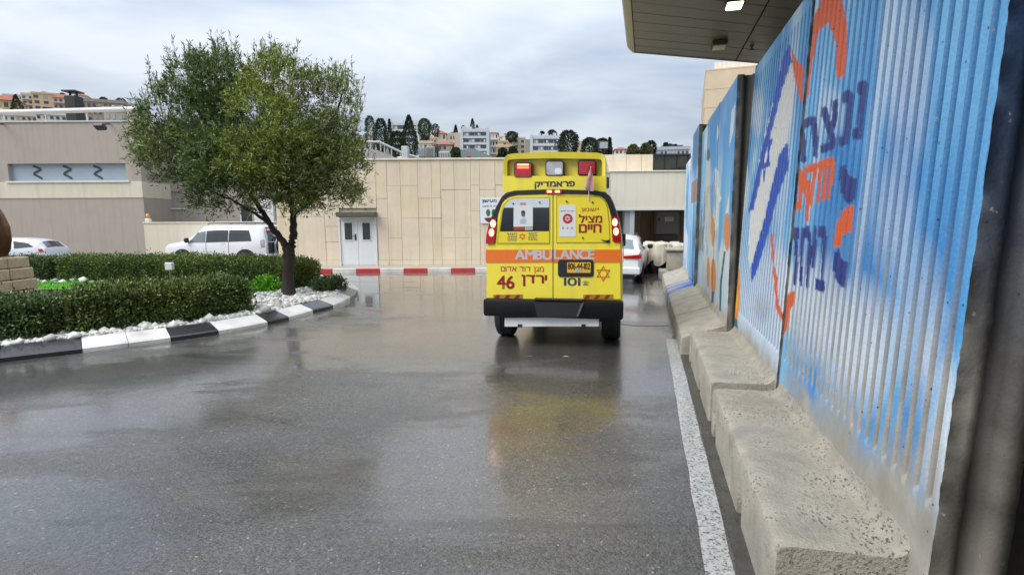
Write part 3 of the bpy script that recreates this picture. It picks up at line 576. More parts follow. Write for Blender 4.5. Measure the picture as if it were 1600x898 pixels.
# roof rail, black flue, roof plant and two floodlights on arms
M_RAIL = mat('white_rail_paint', (.66, .65, .64), .45, var=.06); rr_ = thing('roof_rail', 'long white guard rail tube along the roof of the taupe building', 'rail', (ox, BY + .5, zt + .07))
pa, pb = P(-200, 186, BY + .5), P(206, 170, BY + .5)
mb = MB(); pA, pB = P(-200, 181, BY + .5) - rr_.location, P(212, 170.5, BY + .5) - rr_.location
mb.tube([pA, pB], .12, 10).build('tube', M_RAIL, rr_, 60)
for f in np.linspace(.03, .97, 7):
    q = pA.lerp(pB, f); MB().tube([(q[0], q[1], 0), (q[0], q[1], q[2] - .1)], .035, 6).build('post', M_RAIL, rr_)
def flue(p0, p1): pass
cf = P(119, 190, BY + 3); ch = thing('roof_flue', 'tall black metal flue with a cap on the roof of the taupe building', 'chimney', (cf[0], BY + 3, zt - .1)); h_ = P(119, 151, BY + 3)[2] - ch.location[2]; r_ = (P(127.5, 170, BY + 3)[0] - P(110.5, 170, BY + 3)[0]) / 2
M_BLK = mat('black_metal', (.018, .018, .02), .5, var=.2); MB().box(-r_, r_, -r_, r_, 0, h_, .03).build('flue', M_BLK, ch)
for sx in (-1, 1): MB().box(sx * r_ * .6 - .03, sx * r_ * .6 + .03, -.05, .05, h_ + .002, h_ + .2).build('bracket', M_BLK, ch)
MB().box(-r_ * 1.3, r_ * 1.2, -r_ * 1.2, r_ * 1.2, h_ + .2, h_ + .28, .02).build('cap', M_BLK, ch)
for px, lab in ((6, 'floodlight on a short arm under the coping, at the left edge of the photo'), (172, 'floodlight on a short arm under the coping, beside the olive tree')):
    q = P(px, 194, BY); f = thing('floodlight', lab, 'floodlight', (q[0], BY - .03, q[2]), group='floodlights on the taupe building')
    MB().tube([(0, 0, 0), (.15, -.6, -.12), (.22, -.85, -.2)], .035, 6).build('arm', M_BLK, f); b = MB().box(-.28, .28, -.22, .2, -.12, .12, .04).build('lamp_head', mat('grey_housing', (.05, .05, .05), .5), f, loc=(.24, -.95, -.3)); b.rotation_euler = (rad(-35), 0, 0); b.scale = (.8, .8, .8)

# low cream garden wall with a little amber lamp on its end
fy = 24.6; gwx0, gwx1 = P(224, 346, fy)[0], P(432, 346, fy)[0]; gw = thing('boundary_wall', 'low cream plastered wall behind the white off-road car', 'wall', ((gwx0 + gwx1) / 2, fy, -.4))
zt2 = P(330, 346.5, fy)[2]; hw = (gwx1 - gwx0) / 2
MB().box(-hw, hw, 0, .2, 0, zt2 + .4 - .06).build('wall', M_CREAM, gw); MB().box(-hw - .03, hw + .03, -.035, .235, zt2 + .4 - .06, zt2 + .4, .01).build('coping', M_CREAM, gw)
q = P(229.5, 346.5, fy); wlp = thing('wall_lamp', 'small white lamp with an amber top on the end of the cream wall', 'lamp', (q[0], fy + .1, zt2))
MB().box(-.1, .1, -.1, .1, 0, .16, .02).build('base', M_WPL, wlp); MB().lathe([(.075, 0), (.085, .12), (.07, .2), (0, .23)], 12, (0, 0, .16)).build('lens', mat('amber_lens', (.75, .28, .04), .3, coat=.5), wlp, 60)

# ================================================================== stone clad wall building straight ahead
SYW = 19.8
M_ST = [mat('jerusalem_stone_%s' % k, c, .75, var=.10, scale=1.3, bump=.35, bscale=16, streak=.14) for k, c in (('cream', (.70, .60, .445)), ('pink', (.70, .59, .455)), ('yellow', (.70, .585, .415)), ('pale', (.71, .61, .465)))]
sb = thing('stone_clad_building', 'long beige stone slab wall with white double doors behind the ambulance', 'building', (P(600, 400, SYW)[0], SYW, .0)); sx0, sy0 = sb.location[0], SYW
def sz(y, x=640): return P(x, y, SYW)[2]
def sxp(x, y=340): return P(x, y, SYW)[0] - sx0
topz = sz(249.5)
X0, X1 = sxp(432), 2.6 - sx0
dX0, dX1, dzt = sxp(529.5, 370), sxp(589, 370), sz(340, 560)
core = MB(); core.box(X0, dX0 - .02, .06, .5, .1, topz - .02); core.box(dX1 + .02, X1, .06, .5, .1, topz - .02); core.box(dX0 - .02, dX1 + .02, .06, .5, dzt + .02, topz - .02); core.build('wall', mat('joint_mortar', (.50, .43, .335), .9), sb)
cols = [432, 463, 507, 530, 558, 589, 606, 627, 654, 675.5, 689.5, 710.5, 736, 750, 774, 800, 822, 850, 875, 903]
rows = [.13, .30, sz(372), sz(341), sz(297), topz - .02]
random.seed(3)
for a, b in zip(cols[:-1], cols[1:]):
    xa, xb = sxp(a) + .004, sxp(b) - .004
    cuts = [.30, random.choice([sz(372), sz(341), sz(330)]), random.choice([sz(297), sz(290), sz(310)]), topz - .02] if a >= 589 else ([.3, sz(377), sz(353), topz - 1.2, topz - .02] if a == 507 else [.3, sz(338), sz(300), topz - .02])
    if 529 < a < 589: cuts = [sz(325), sz(285), topz - .02]
    for z_0, z_1 in zip(cuts[:-1], cuts[1:]):
        d = random.uniform(0, .016); MB().box(xa, xb, d, .058, z_0 + .004, z_1 - .004, .006).build('stone_slab', random.choice(M_ST[:2] + M_ST), sb)
    if not 529 < a < 589: MB().box(xa, xb, -.015 + random.uniform(0, .006), .058, .11, .296, .006).build('plinth_stone', M_ST[3], sb)
MB().box(X0 - .03, X1, -.04, .55, topz - .018, topz + .05, .01).build('coping', M_ST[3], sb)
random.seed(11)
# doors
M_DOOR = mat('white_door_paint', (.70, .72, .74), .35, var=.04, scale=2, streak=.06); M_GLD = mat('dark_wired_glass', (.035, .05, .05), .15, var=.3, scale=6, coat=.4)
dr = MB(); dr.box(dX0, dX0 + .06, -.02, .1, .11, dzt); dr.box(dX1 - .06, dX1, -.02, .1, .11, dzt); dr.box(dX0 + .06, dX1 - .06, -.02, .1, dzt - .06, dzt); dfr = dr.build('door_frame', M_DOOR, sb)
mid = (dX0 + dX1) / 2
for s_, (a, b) in enumerate(((dX0 + .065, mid - .004), (mid + .004, dX1 - .065))):
    lf = MB().box(a, b, .015, .06, .118, dzt - .065, .006).build('door', M_DOOR, sb)
    wa, wb_ = (sxp(538.5, 360), sxp(550.5, 360)) if s_ == 0 else (sxp(566.5, 360), sxp(578.5, 360)); wz0, wz1 = sz(374.5, 560), sz(348, 560)
    MB().box(wa, wb_, -.002, .012, wz0, wz1).build('window_pane', M_GLD, lf)
    fm = MB(); fm.box(wa - .035, wa, -.008, .013, wz0 - .035, wz1 + .035); fm.box(wb_, wb_ + .035, -.008, .013, wz0 - .035, wz1 + .035); fm.box(wa, wb_, -.008, .013, wz1, wz1 + .035); fm.box(wa, wb_, -.008, .013, wz0 - .035, wz0); fm.build('window_frame', M_DOOR, lf)
    if s_ == 0:
        h = MB(); h.box(b - .11, b - .06, -.005, .014, 1.05, 1.28); h.tube([(b - .085, -.005, 1.2), (b - .085, -.05, 1.2), (b - .2, -.055, 1.19)], .012, 8); h.build('handle', M_BLK, lf)
MB().box(sxp(529, 336), sxp(589.5, 336), -.35, .05, dzt + .03, dzt + .2, .015).build('door_hood', mat('olive_hood', (.10, .10, .065), .7, var=.25), sb)
# no smoking sign beside the ambulance
sg = thing('wall_sign', 'white sign with dark blue Hebrew words on the stone wall left of the ambulance', 'sign', (P(765, 330, SYW)[0], SYW - .01, sz(330)))
k = SYW / FPX; MB().box(-14.5 * k, 14.5 * k + .3, -.03, -.005, -19.5 * k, 19.5 * k, .004).build('board', mat('sign_white', (.74, .77, .80), .4, var=.03), sg)
M_NAVY = mat('navy_print', (.012, .025, .10), .5, var=.05); M_GREENP = mat('green_print', (.05, .14, .06), .5); M_MAROON = mat('maroon_print', (.16, .02, .04), .5)
lettering('words', heb('מעישון'), -11.5 * k, 11 * k, 11 * k, 17 * k, -.032, M_NAVY, sg, .02); lettering('small_words', heb('נא להימנע'), -11 * k, 11 * k, 5.5 * k, 9 * k, -.032, MATS['navy_print'], sg)
for sx in (-1, 1):
    g = MB(); g.disc(sx * 4.2 * k + 2 * k, -3 * k, 3.2 * k, -.036, -.031, 14, 5.5 * k); g.build('lung_print', M_GREENP, sg)
MB().extrude([(-8 * k, -11 * k), (6 * k, -10 * k), (5 * k, -16 * k), (-2 * k, -18 * k), (-7 * k, -14 * k)], -.035, -.031).build('ribbon_print', M_MAROON, sg)
# clutter on its roof: sloping parapet with a hand rail, vent, tanks, boxes, green awning
M_GREYP = mat('grey_parapet', (.36, .36, .35), .8, var=.12, scale=2); M_ALU = mat('pale_metal', (.44, .46, .48), .4, metal=.4, var=.1)
RY = 24.
q0 = P(577, 250, RY)
ra = thing('roof_ramp', 'grey sloping parapet with a white hand rail on the roof right of the olive tree', 'stair wall', (q0[0], RY, q0[2] - .5))
def L3(x, y, Y, b): p = P(x, y, Y); return (p[0] - b[0], p[2] - b[2])
b_ = ra.location; MB().extrude([L3(572, 256, RY, b_), L3(572, 232, RY, b_), L3(590, 235, RY, b_), L3(624, 249, RY, b_), L3(626, 256, RY, b_)], 0, .3).build('parapet', M_GREYP, ra)
def pv(x, y): p = L3(x, y, RY, b_); return (p[0], .1, p[1])
MB().tube([pv(572, 221), pv(592, 221.5), pv(629, 239), pv(653, 246)], .05, 8).build('hand_rail', M_ALU, ra)
for x, y, y2 in ((578, 222, 233), (594, 223, 236), (600, 226, 239), (611, 231, 244), (625, 238, 250)): MB().tube([pv(x, y), pv(x, y2)], .03, 6).build('baluster', M_ALU, ra)
def roofbox(name, label, cat, x0, x1, y0, y1, Y, m, dep=.8, parts=None):
    a, b = P(x0, y1, Y), P(x1, y0, Y); r = thing(name, label, cat, ((a[0] + b[0]) / 2, Y, a[2])); hw = (b[0] - a[0]) / 2; h = b[2] - a[2]
    MB().box(-hw, hw, 0, dep, 0, h, min(.03, h * .08)).build('casing', m, r); return r, hw, h
rv, hw, h = roofbox('roof_vent', 'white square vent duct on the stone building roof', 'vent', 627.5, 637, 228, 250, 23, mat('dull_white_duct', (.52, .53, .53), .5), .4)
MB().box(-hw * 2.4, -hw + .0, .05, .3, 0, h * .25, .02).build('elbow', M_WPL, rv)
r, hw, h = roofbox('air_conditioner', 'grey air conditioner box with a black side on the stone building roof', 'air conditioner', 665, 680, 229, 246, 22.5, mat('grey_box', (.26, .27, .27), .5), .5)
MB().box(-hw * .85, hw * .5, -.012, 0, h * .15, h * .85).build('grille', mat('grille_grey', (.16, .165, .16), .6), r); MB().box(hw + .002, hw + .12, 0, .5, 0, h).build('side_cover', M_BLK, r)
roofbox('storage_box', 'blue grey low box left of the rooftop air conditioner', 'box', 654, 664, 231, 246, 23, mat('blue_grey_metal', (.22, .26, .29), .5), .6)
r, hw, h = roofbox('roof_frame', 'pale lattice frame unit on the stone building roof', 'frame', 680.5, 702, 237, 249, 22.5, M_ALU, .5)
for k_ in range(6): MB().box(-hw + (2 * hw) * (k_ + .3) / 6, -hw + 2 * hw * (k_ + .7) / 6, -.01, -.001, h * .15, h * .85).build('louver', MATS['grille_grey'], r)
aw = thing('green_awning', 'dark green sloping awning roof before the grey apartment block', 'awning', P(745, 246, 30)); b_ = aw.location
MB().add([(*[(P(x, y, Y) - b_)[i] for i in range(3)],) for x, y, Y in ((720, 234, 30), (741, 232, 34), (770, 246, 30), (742, 250, 27), (720, 245, 27))], [(0, 1, 2), (0, 2, 3, 4)]).extrude([(-.6, -1), (-.5, -1), (-.5, .3), (-.6, .3)], 0, .1).build('roof', mat('green_roofing', (.012, .035, .025), .5, var=.2), aw)
rt, hw, h = roofbox('red_crate', 'small red box under the green awning', 'box', 729, 735, 243, 248, 24, mat('red_plastic', (.4, .04, .04), .5), .3)

# ================================================================== building on the right with its car port
M_FASC = mat('white_fascia', (.72, .68, .58), .7, var=.04, scale=1.2, streak=.12); M_BROWN = mat('brown_cladding', (.20, .135, .085), .7, var=.18, scale=2, streak=.2); M_COLM = mat('grey_column', (.36, .38, .42), .6, var=.08)
FY = 21.2
rb = thing('white_building', 'low white building with an open car port behind the white car on the right', 'building', (P(1010, 400, FY)[0], FY, 0)); RX = rb.location[0]
def rz_(y, Y, x=1010): return P(x, y, Y)[2]
def rx_(x, Y, y=330): return P(x, y, Y)[0] - RX
xl, xr = 2.7 - RX, rx_(1200, FY)
MB().box(xl, xr, 0, 5, rz_(325, FY), rz_(268.5, FY)).build('fascia', M_FASC, rb)
MB().box(xl, xr, -.05, .2, rz_(268.5, FY), rz_(268.5, FY) + .05, .01).build('coping', M_FASC, rb)
MB().box(xl, xr, -.03, .05, rz_(328.5, FY), rz_(325, FY) - .004).build('soffit_edge', M_SILL, rb)
for x0_, x1_, m in ((977.5, 985, 'grey_column'), (985, 992.5, 'light_column')):
    MB().box(rx_(x0_, FY) + (.0 if x0_ < 980 else .003), rx_(x1_, FY), .1 if x0_ > 980 else .13, .5, 0, rz_(328.5, FY) - .002).build('column', M_COLM if m == 'grey_column' else mat(m, (.52, .56, .62), .6, var=.05), rb)
DYB = FY + 4.2
MB().box(xl, xr, 4.2, 4.6, 0, rz_(325, FY) - .01).build('back_wall', M_BROWN, rb)
for x0_ in np.arange(955, 1110, 15.5): MB().box(rx_(x0_, DYB), rx_(x0_ + 15, DYB), 4.14, 4.195, .05, rz_(325, FY) - .05, .01).build('cladding_panel', M_BROWN if int(x0_) % 2 else mat('tan_cladding', (.26, .20, .14), .7, var=.15, scale=2), rb)
UY = FY + 1.2
for x0_, x1_, m in ((905, 943, 0), (943, 977, 3), (977, 1001, 1), (1001, 1018.5, 0)): MB().box(rx_(x0_, UY) + .006, rx_(x1_, UY) - .006, 1.2, 1.6, rz_(268, FY), rz_(241.5, UY) , .008).build('stone_slab', M_ST[m], rb)
gb = MB().box(rx_(1019, UY), rx_(1115, UY), 1.25, 1.6, rz_(268, FY), rz_(243.5, UY)).build('glass_band', mat('smoked_glass', (.02, .026, .024), .12, var=.3, scale=.5, coat=.4), rb)
for x_ in (1019, 1037, 1056, 1073, 1092): MB().box(rx_(x_, UY) - .02, rx_(x_, UY) + .02, 1.21, 1.248, rz_(267, FY), rz_(243.5, UY)).build('mullion', M_BLK, gb)
MB().box(rx_(1018.5, UY), rx_(1115, UY), 1.15, 1.6, rz_(243.3, UY), rz_(241.5, UY) + .02).build('coping', M_BLK, rb)
# grey electrical cabinet with its label
cy_ = FY + 3.6; q = P(1043, 366, cy_); eb = thing('electrical_cabinet', 'grey metal cabinet with a white label on the car port wall', 'cabinet', (q[0], cy_, q[2])); k = cy_ / FPX
MB().box(-17.5 * k, 16.5 * k, 0, .5, 0, 35 * k, .02).build('casing', mat('cabinet_grey', (.23, .225, .21), .5, var=.08), eb); MB().box(-16.5 * k, 15.5 * k, -.03, -.001, .8 * k, 34 * k, .01).build('door', MATS['cabinet_grey'], eb)
MB().box(-5 * k, 8 * k, -.045, -.031, 20 * k, 26.5 * k, .004).build('label_plate', M_WPL, eb); MB().box(-15 * k, -13.3 * k, -.06, -.031, 20 * k, 25 * k, .01).build('latch', M_BLK, eb)
for k_ in range(3): MB().box(-3.6 * k, 6.6 * k, -.049, -.046, (21.2 + 1.6 * k_) * k, (21.9 + 1.6 * k_) * k).build('label_lines', mat('grey_print', (.25, .25, .25), .6), eb)
MB().box(-17 * k, 17 * k, .05, .5, -9 * k, -1 * k).build('plinth', mat('cabinet_base', (.10, .09, .075), .8), eb)

# tan tower beyond the canopy
TYW = 34.; tw = thing('tan_building', 'tan stone building rising behind the blue wall under the canopy edge', 'building', (P(1150, 330, TYW)[0], TYW, 0)); k = TYW / FPX
a = P(1103, 109, TYW); tw.location = (a[0], TYW, 0); tw.rotation_euler = (0, 0, -WA - rad(4)); b = a + Vector((2, 0, 0))
MB().box(0, 7, 0, 10, 0, a[2]).build('wall', mat('tan_stone', (.60, .48, .34), .75, var=.1, scale=1.2, bump=.3, bscale=20), tw)
MB().box(.5, 6.6, .5, 9, a[2] + .002, a[2] + .5).build('roof', M_FASC, tw)
for zz_ in np.arange(2, a[2], 1.1): MB().box(-.012, -.001, 0, 10, zz_, zz_ + .02).box(-.01, 7, -.012, -.001, zz_, zz_ + .02).build('joint', MATS['joint_mortar'], tw)
# ================================================================== row of concrete T-wall units with their mural
def concrete(name, col, painted=False):
    m = bpy.data.materials.new(name); m.use_nodes = True; t = m.node_tree; b = t.nodes['Principled BSDF']; L = t.links.new; tc = N(t, 'ShaderNodeTexCoord')
    def tex(kind, scale, **kw):
        n = N(t, kind); n.inputs['Scale'].default_value = scale
        for k, v in kw.items(): n.inputs[k].default_value = v
        L(tc.outputs['Object'], n.inputs['Vector']); return n
    def rng(a, i0, i1, o0, o1):
        r = N(t, 'ShaderNodeMapRange'); L(a, r.inputs[0]); r.inputs[1].default_value = i0; r.inputs[2].default_value = i1; r.inputs[3].default_value = o0; r.inputs[4].default_value = o1; return r.outputs[0]
    big = tex('ShaderNodeTexNoise', 3.2, Detail=8, Roughness=.62); fine = tex('ShaderNodeTexNoise', 70, Detail=5, Roughness=.6); stain = tex('ShaderNodeTexNoise', 1.7, Detail=7, Roughness=.6)
    sc = N(t, 'ShaderNodeVectorMath', operation='SCALE'); sc.inputs[0].default_value = col; L(rng(big.outputs['Fac'], .3, .7, .66, 1.22), sc.inputs['Scale']); out = sc.outputs[0]
    mi = N(t, 'ShaderNodeMix', data_type='RGBA'); L(rng(stain.outputs['Fac'], .55, .72, 0, .5), mi.inputs[0]); L(out, mi.inputs[6]); mi.inputs[7].default_value = (.22, .165, .10, 1); out = mi.outputs[2]
    mpp_ = N(t, 'ShaderNodeMapping'); mpp_.inputs['Scale'].default_value = (1, .6, 1); L(tc.outputs['Object'], mpp_.inputs[0]); pit = tex('ShaderNodeTexVoronoi', 58, Randomness=1.); wr_ = N(t, 'ShaderNodeMix', data_type='VECTOR'); wr_.inputs[0].default_value = .035; L(mpp_.outputs[0], wr_.inputs[4]); L(fine.outputs['Color'], wr_.inputs[5]); L(wr_.outputs[1], pit.inputs['Vector']); pm = tex('ShaderNodeTexNoise', 3.0, Detail=4)
    pr = N(t, 'ShaderNodeMath', operation='MULTIPLY'); L(rng(pit.outputs['Distance'], .12, .30, 1, 0), pr.inputs[0]); L(rng(pm.outputs['Fac'], .46, .62, 0, 1), pr.inputs[1]); pits = pr.outputs[0]
    if painted:
        at = N(t, 'ShaderNodeAttribute', attribute_name='Paint'); mp = N(t, 'ShaderNodeMix', data_type='RGBA')
        sv = N(t, 'ShaderNodeVectorMath', operation='SCALE'); L(at.outputs['Color'], sv.inputs[0]); L(rng(fine.outputs['Fac'], .3, .7, .86, 1.1), sv.inputs['Scale'])
        chip = tex('ShaderNodeTexNoise', 22, Detail=4); ch = N(t, 'ShaderNodeMath', operation='MULTIPLY'); L(rng(chip.outputs['Fac'], .70, .73, 1, .15), ch.inputs[0]); L(at.outputs['Alpha'], ch.inputs[1])
        L(ch.outputs[0], mp.inputs[0]); L(out, mp.inputs[6]); L(sv.outputs[0], mp.inputs[7]); out = mp.outputs[2]
        dk = N(t, 'ShaderNodeMix', data_type='RGBA'); pv_ = tex('ShaderNodeTexVoronoi', 13, Randomness=1.); L(rng(pv_.outputs['Distance'], .055, .085, .85, 0), dk.inputs[0]); L(out, dk.inputs[6]); dk.inputs[7].default_value = (.02, .025, .03, 1); out = dk.outputs[2]
        b.inputs['Roughness'].default_value = .5
    else:
        dk = N(t, 'ShaderNodeMix', data_type='RGBA'); L(pits, dk.inputs[0]); L(out, dk.inputs[6]); dk.inputs[7].default_value = (.23, .205, .16, 1); out = dk.outputs[2]; b.inputs['Roughness'].default_value = .75
    L(out, b.inputs['Base Color'])
    h = N(t, 'ShaderNodeMath', operation='MULTIPLY_ADD'); L(pits, h.inputs[0]); h.inputs[1].default_value = -.25 if painted else -1.2; L(fine.outputs['Fac'], h.inputs[2])
    bp = N(t, 'ShaderNodeBump'); bp.inputs['Distance'].default_value = .008 if painted else .012; bp.inputs['Strength'].default_value = .3 if painted else 1.0; L(h.outputs[0], bp.inputs['Height']); L(bp.outputs[0], b.inputs['Normal'])
    return m
M_CONC = concrete('cast_concrete', (.43, .40, .335)); M_MURAL = concrete('painted_concrete', (.40, .38, .33), True)
BLUE, LBLUE, PALE = np.array((.028, .255, .64)), np.array((.19, .52, .86)), np.array((.74, .81, .87))
NAVY, ORANGE, FLAGB = np.array((.016, .040, .22)), np.array((.72, .115, .03)), np.array((.018, .085, .46)); FLOWER = np.array((.80, .27, .05)); TEAL = np.array((.02, .14, .17)); SKINW = np.array((.62, .60, .56))
def in_poly(poly, x, y):
    poly = np.array(poly); lo, hi = poly.min(0), poly.max(0); k = np.where((x >= lo[0]) & (x <= hi[0]) & (y >= lo[1]) & (y <= hi[1]))[0]; r = np.zeros(len(x), bool)
    if len(k): r[k] = inside(poly, x[k], y[k])
    return r
def paint_poly(C, A, poly, x, y, col, a=1.):
    k = in_poly(poly, x, y); C[k] = C[k] * (1 - a) + np.array(col) * a; A[k] = np.maximum(A[k], a)
def zoomed(pts, ox, oy, k): return [(ox + u / k, oy + v / k) for u, v in pts]
def paint_text(C, A, body, quad, x, y, col, bold=.05):
    """Lettering laid into a quad (top left, top right, bottom right, bottom left) on the wall."""
    co, tri = glyphs(body, .19); lo, hi = co.min(0), co.max(0); u = (co - lo) / (hi - lo)
    tl, tr, br, bl = [np.array(q, float) for q in quad]; v = u[:, 1:2]; h = u[:, 0:1]; q = (tl * (1 - h) + tr * h) * v + (bl * (1 - h) + br * h) * (1 - v)
    for dx, dy in [(a, b) for a in np.linspace(-bold, bold, 4) for b in (-2.2, 0, 2.2)]:
        for t in tri: paint_poly(C, A, q[t] + np.array((dx, dy)), x, y, col)
def oval(cx, cy, rx, ry, n=18): return [(cx + rx * math.cos(6.2832 * k / n), cy + ry * math.sin(6.2832 * k / n)) for k in range(n)]
def skyish(s, z, seed, white=.55):
    n1 = vnoise(s * 1.6 + seed, z * .7, seed, 4); n2 = vnoise(s * 1.1 + 3, z * .9 + seed, seed + 7, 4)
    n3 = vnoise(s * 4.5 + seed, z * .45, seed + 3, 4); C = BLUE + (LBLUE - BLUE) * sstep(.32, .60, n1 * .6 + n3 * .4)[:, None]; C = C + (PALE - C) * (sstep(.57, .66, n3) * .5)[:, None]; C = C + (PALE - C) * (sstep(white, white + .11, n2 + (vnoise(s * 9, z * 6, seed + 1, 3) - .5) * .10) * .9)[:, None]; return C
def blend(C, col, w): return C + (np.array(col) - C) * w[:, None]
def blob(x, y, cx, cy, rx, ry): return np.clip(1.15 - ((x - cx) / rx) ** 2 - ((y - cy) / ry) ** 2, 0, 1)
def groove_tone(C, g, s, z):
    """blends a darker blue into the grooves; the lands keep the mural colours"""
    deep_blue = np.array((.035, .15, .36)) * (.8 + .5 * vnoise(s * 3, z * 1.1, 77, 3))[:, None]; return C * (1 - .62 * g[:, None]) + deep_blue * (.62 * g[:, None])
def mural_1(s, z, x, y, g):
    C = skyish(s, z, 4, .52); w = vnoise(s * 5, z * 3, 2, 3) - .5
    for cx, cy, rx, ry, k in ((1415, 110, 45, 170, .55), (1300, 175, 25, 45, .6), (1275, 480, 55, 90, .75), (1345, 540, 70, 110, .8), (1440, 520, 45, 150, .45), (1395, 330, 40, 120, .45)): C = blend(C, PALE, np.clip(blob(x, y, cx, cy, rx, ry) * k + w * .3 * (blob(x, y, cx, cy, rx, ry) > 0), 0, 1))
    C = blend(C, LBLUE, sstep(1460, 1540, x - 0) * .6)
    A = np.ones(len(s)) * sstep(.50, .95, z + w * .5 + (s - 2.1) * .10); A *= 1 - g * (1 - sstep(.8, 1.9, z + w * .5)) * .92; C = groove_tone(C, g, s, z)
    k = 1.996; zz_ = lambda p: zoomed(p, 1100, 0, k)
    paint_poly(C, A, zz_([(320, 310), (322, 130), (345, 50), (375, -20), (425, -20), (447, 70), (440, 230), (413, 255), (411, 130), (388, 72), (360, 95), (338, 190), (326, 300)]), x, y, ORANGE)
    paint_text(C, A, heb('ננצח'), [(1250, 196), (1354, 124), (1346, 212), (1254, 252)], x, y, NAVY, 2.2)
    paint_text(C, A, heb('חזקים'), [(1240, 268), (1303, 246), (1291, 334), (1241, 352)], x, y, ORANGE, 1.9)
    paint_text(C, A, heb('ביחד'), [(1234, 358), (1293, 354), (1287, 454), (1232, 440)], x, y, NAVY, 1.3)
    paint_poly(C, A, zz_([(425, 520), (445, 515), (450, 545), (474, 558), (472, 618), (450, 642), (425, 600)]), x, y, NAVY)
    paint_poly(C, A, zz_([(415, 690), (440, 650), (466, 640), (460, 720), (430, 735), (425, 770), (403, 772)]), x, y, ORANGE)
    paint_poly(C, A, zz_([(405, 790), (420, 770), (425, 800), (447, 820), (440, 897), (418, 885), (400, 840)]), x, y, NAVY)
    paint_poly(C, A, zoomed([(255, 505), (270, 492), (290, 492), (286, 540), (262, 580), (250, 660), (232, 690), (235, 600)], 1140, 280, 2.806), x, y, ORANGE)
    return C, A
def mural_2(s, z, x, y, g):
    C = skyish(s, z, 12, .56); w = vnoise(s * 5, z * 3, 5, 3) - .5
    C = blend(C, PALE, np.clip(sstep(1.9, .7, z + w * .6) * .85, 0, 1)); C = blend(C, (.30, .31, .32), np.clip(blob(x, y, 1192, 480, 14, 26) * .7, 0, 1))
    for cx, cy, rx, ry, k in ((1182, 175, 12, 40, .8), (1150, 330, 20, 60, .6), (1200, 440, 30, 70, .6)): C = blend(C, PALE, np.clip(blob(x, y, cx, cy, rx, ry) * k + w * .25 * (blob(x, y, cx, cy, rx, ry) > 0), 0, 1))
    C = blend(C, (.55, .68, .84), sstep(.75, .55, z)); C = groove_tone(C, g, s, z); A = np.clip(sstep(.36, .62, z + w * .3) * .95, 0, 1)
    paint_poly(C, A, [(1233, 75), (1242, 130), (1236, 190), (1229, 226), (1212, 300), (1200, 340), (1176, 435), (1168, 400), (1174, 320), (1188, 240), (1205, 170), (1220, 110)], x, y, (.68, .69, .68))
    paint_poly(C, A, [(1234, 70), (1225, 85), (1214, 130), (1204, 180), (1190, 235), (1176, 300), (1169, 332), (1177, 327), (1186, 290), (1196, 240), (1211, 185), (1222, 140), (1237, 95)], x, y, FLAGB)
    paint_poly(C, A, [(1232, 220), (1218, 240), (1207, 285), (1196, 335), (1174, 415), (1173, 444), (1182, 425), (1200, 365), (1214, 310), (1231, 264)], x, y, FLAGB)
    # six pointed star on the flag, as two crossed triangle outlines
    sc_, zc = np.median(s[in_poly(oval(1197, 268, 7, 16), x, y)]), np.median(z[in_poly(oval(1197, 268, 7, 16), x, y)])
    for f in (1, -1):
        tri = lambda r: [(sc_ + r * math.cos(math.pi / 2 * f + 2.0944 * k), zc + .15 + r * math.sin(math.pi / 2 * f + 2.0944 * k)) for k in range(3)]
        k = in_poly(tri(.26), s, z) & ~in_poly(tri(.15), s, z); C[k] = FLAGB
    paint_poly(C, A, zoomed([(178, 220), (192, 250), (195, 370), (210, 440), (212, 540), (235, 590), (228, 620), (205, 570), (195, 450), (185, 330)], 1140, 280, 2.806), x, y, ORANGE)
    paint_poly(C, A, zoomed([(272, 150), (290, 190), (310, 210), (308, 325), (296, 300), (280, 230)], 1100, 0, 1.996), x, y, ORANGE)
    paint_poly(C, A, oval(1150.5, 452, 6, 48), x, y, FLOWER); paint_poly(C, A, oval(1150.5, 462, 2.2, 20), x, y, (.85, .45, .05))
    paint_poly(C, A, [(1147, 497), (1152, 497), (1153, 520), (1158, 529), (1142, 530)], x, y, TEAL)
    return C, A
def mural_3(s, z, x, y, g):
    C = skyish(s, z, 22, .66); w = vnoise(s * 4, z * 3, 8, 3) - .5
    C = blend(C, BLUE * 1.25, sstep(1.7, 2.8, z) * .75); C = blend(C, (.60, .70, .78), sstep(1.75, .7, z + w * .7) * .85); A = sstep(.40, .6, z + w * .2)
    for p in ([(1117, 262), (1123, 268), (1122, 292), (1127, 310), (1124, 318), (1118, 300)], [(1143, 175), (1149, 160), (1146, 205), (1139, 232)], [(1121, 192), (1124, 205), (1120, 222)], [(1118, 330), (1122, 318), (1121, 345)], [(1134, 330), (1140, 300), (1139, 330), (1133, 352)]): paint_poly(C, A, p, x, y, (.75, .79, .82))
    paint_poly(C, A, oval(1136, 362, 4.6, 30), x, y, FLOWER); paint_poly(C, A, [(1131, 392), (1134, 392), (1128, 440), (1126, 497), (1123, 497), (1125, 440)], x, y, TEAL)
    paint_poly(C, A, oval(1114.5, 432, 4, 29), x, y, FLOWER); paint_poly(C, A, oval(1114, 362, 3, 24), x, y, FLOWER); paint_poly(C, A, [(1112, 455), (1116, 455), (1114, 484), (1111, 484)], x, y, TEAL)
    return C, A
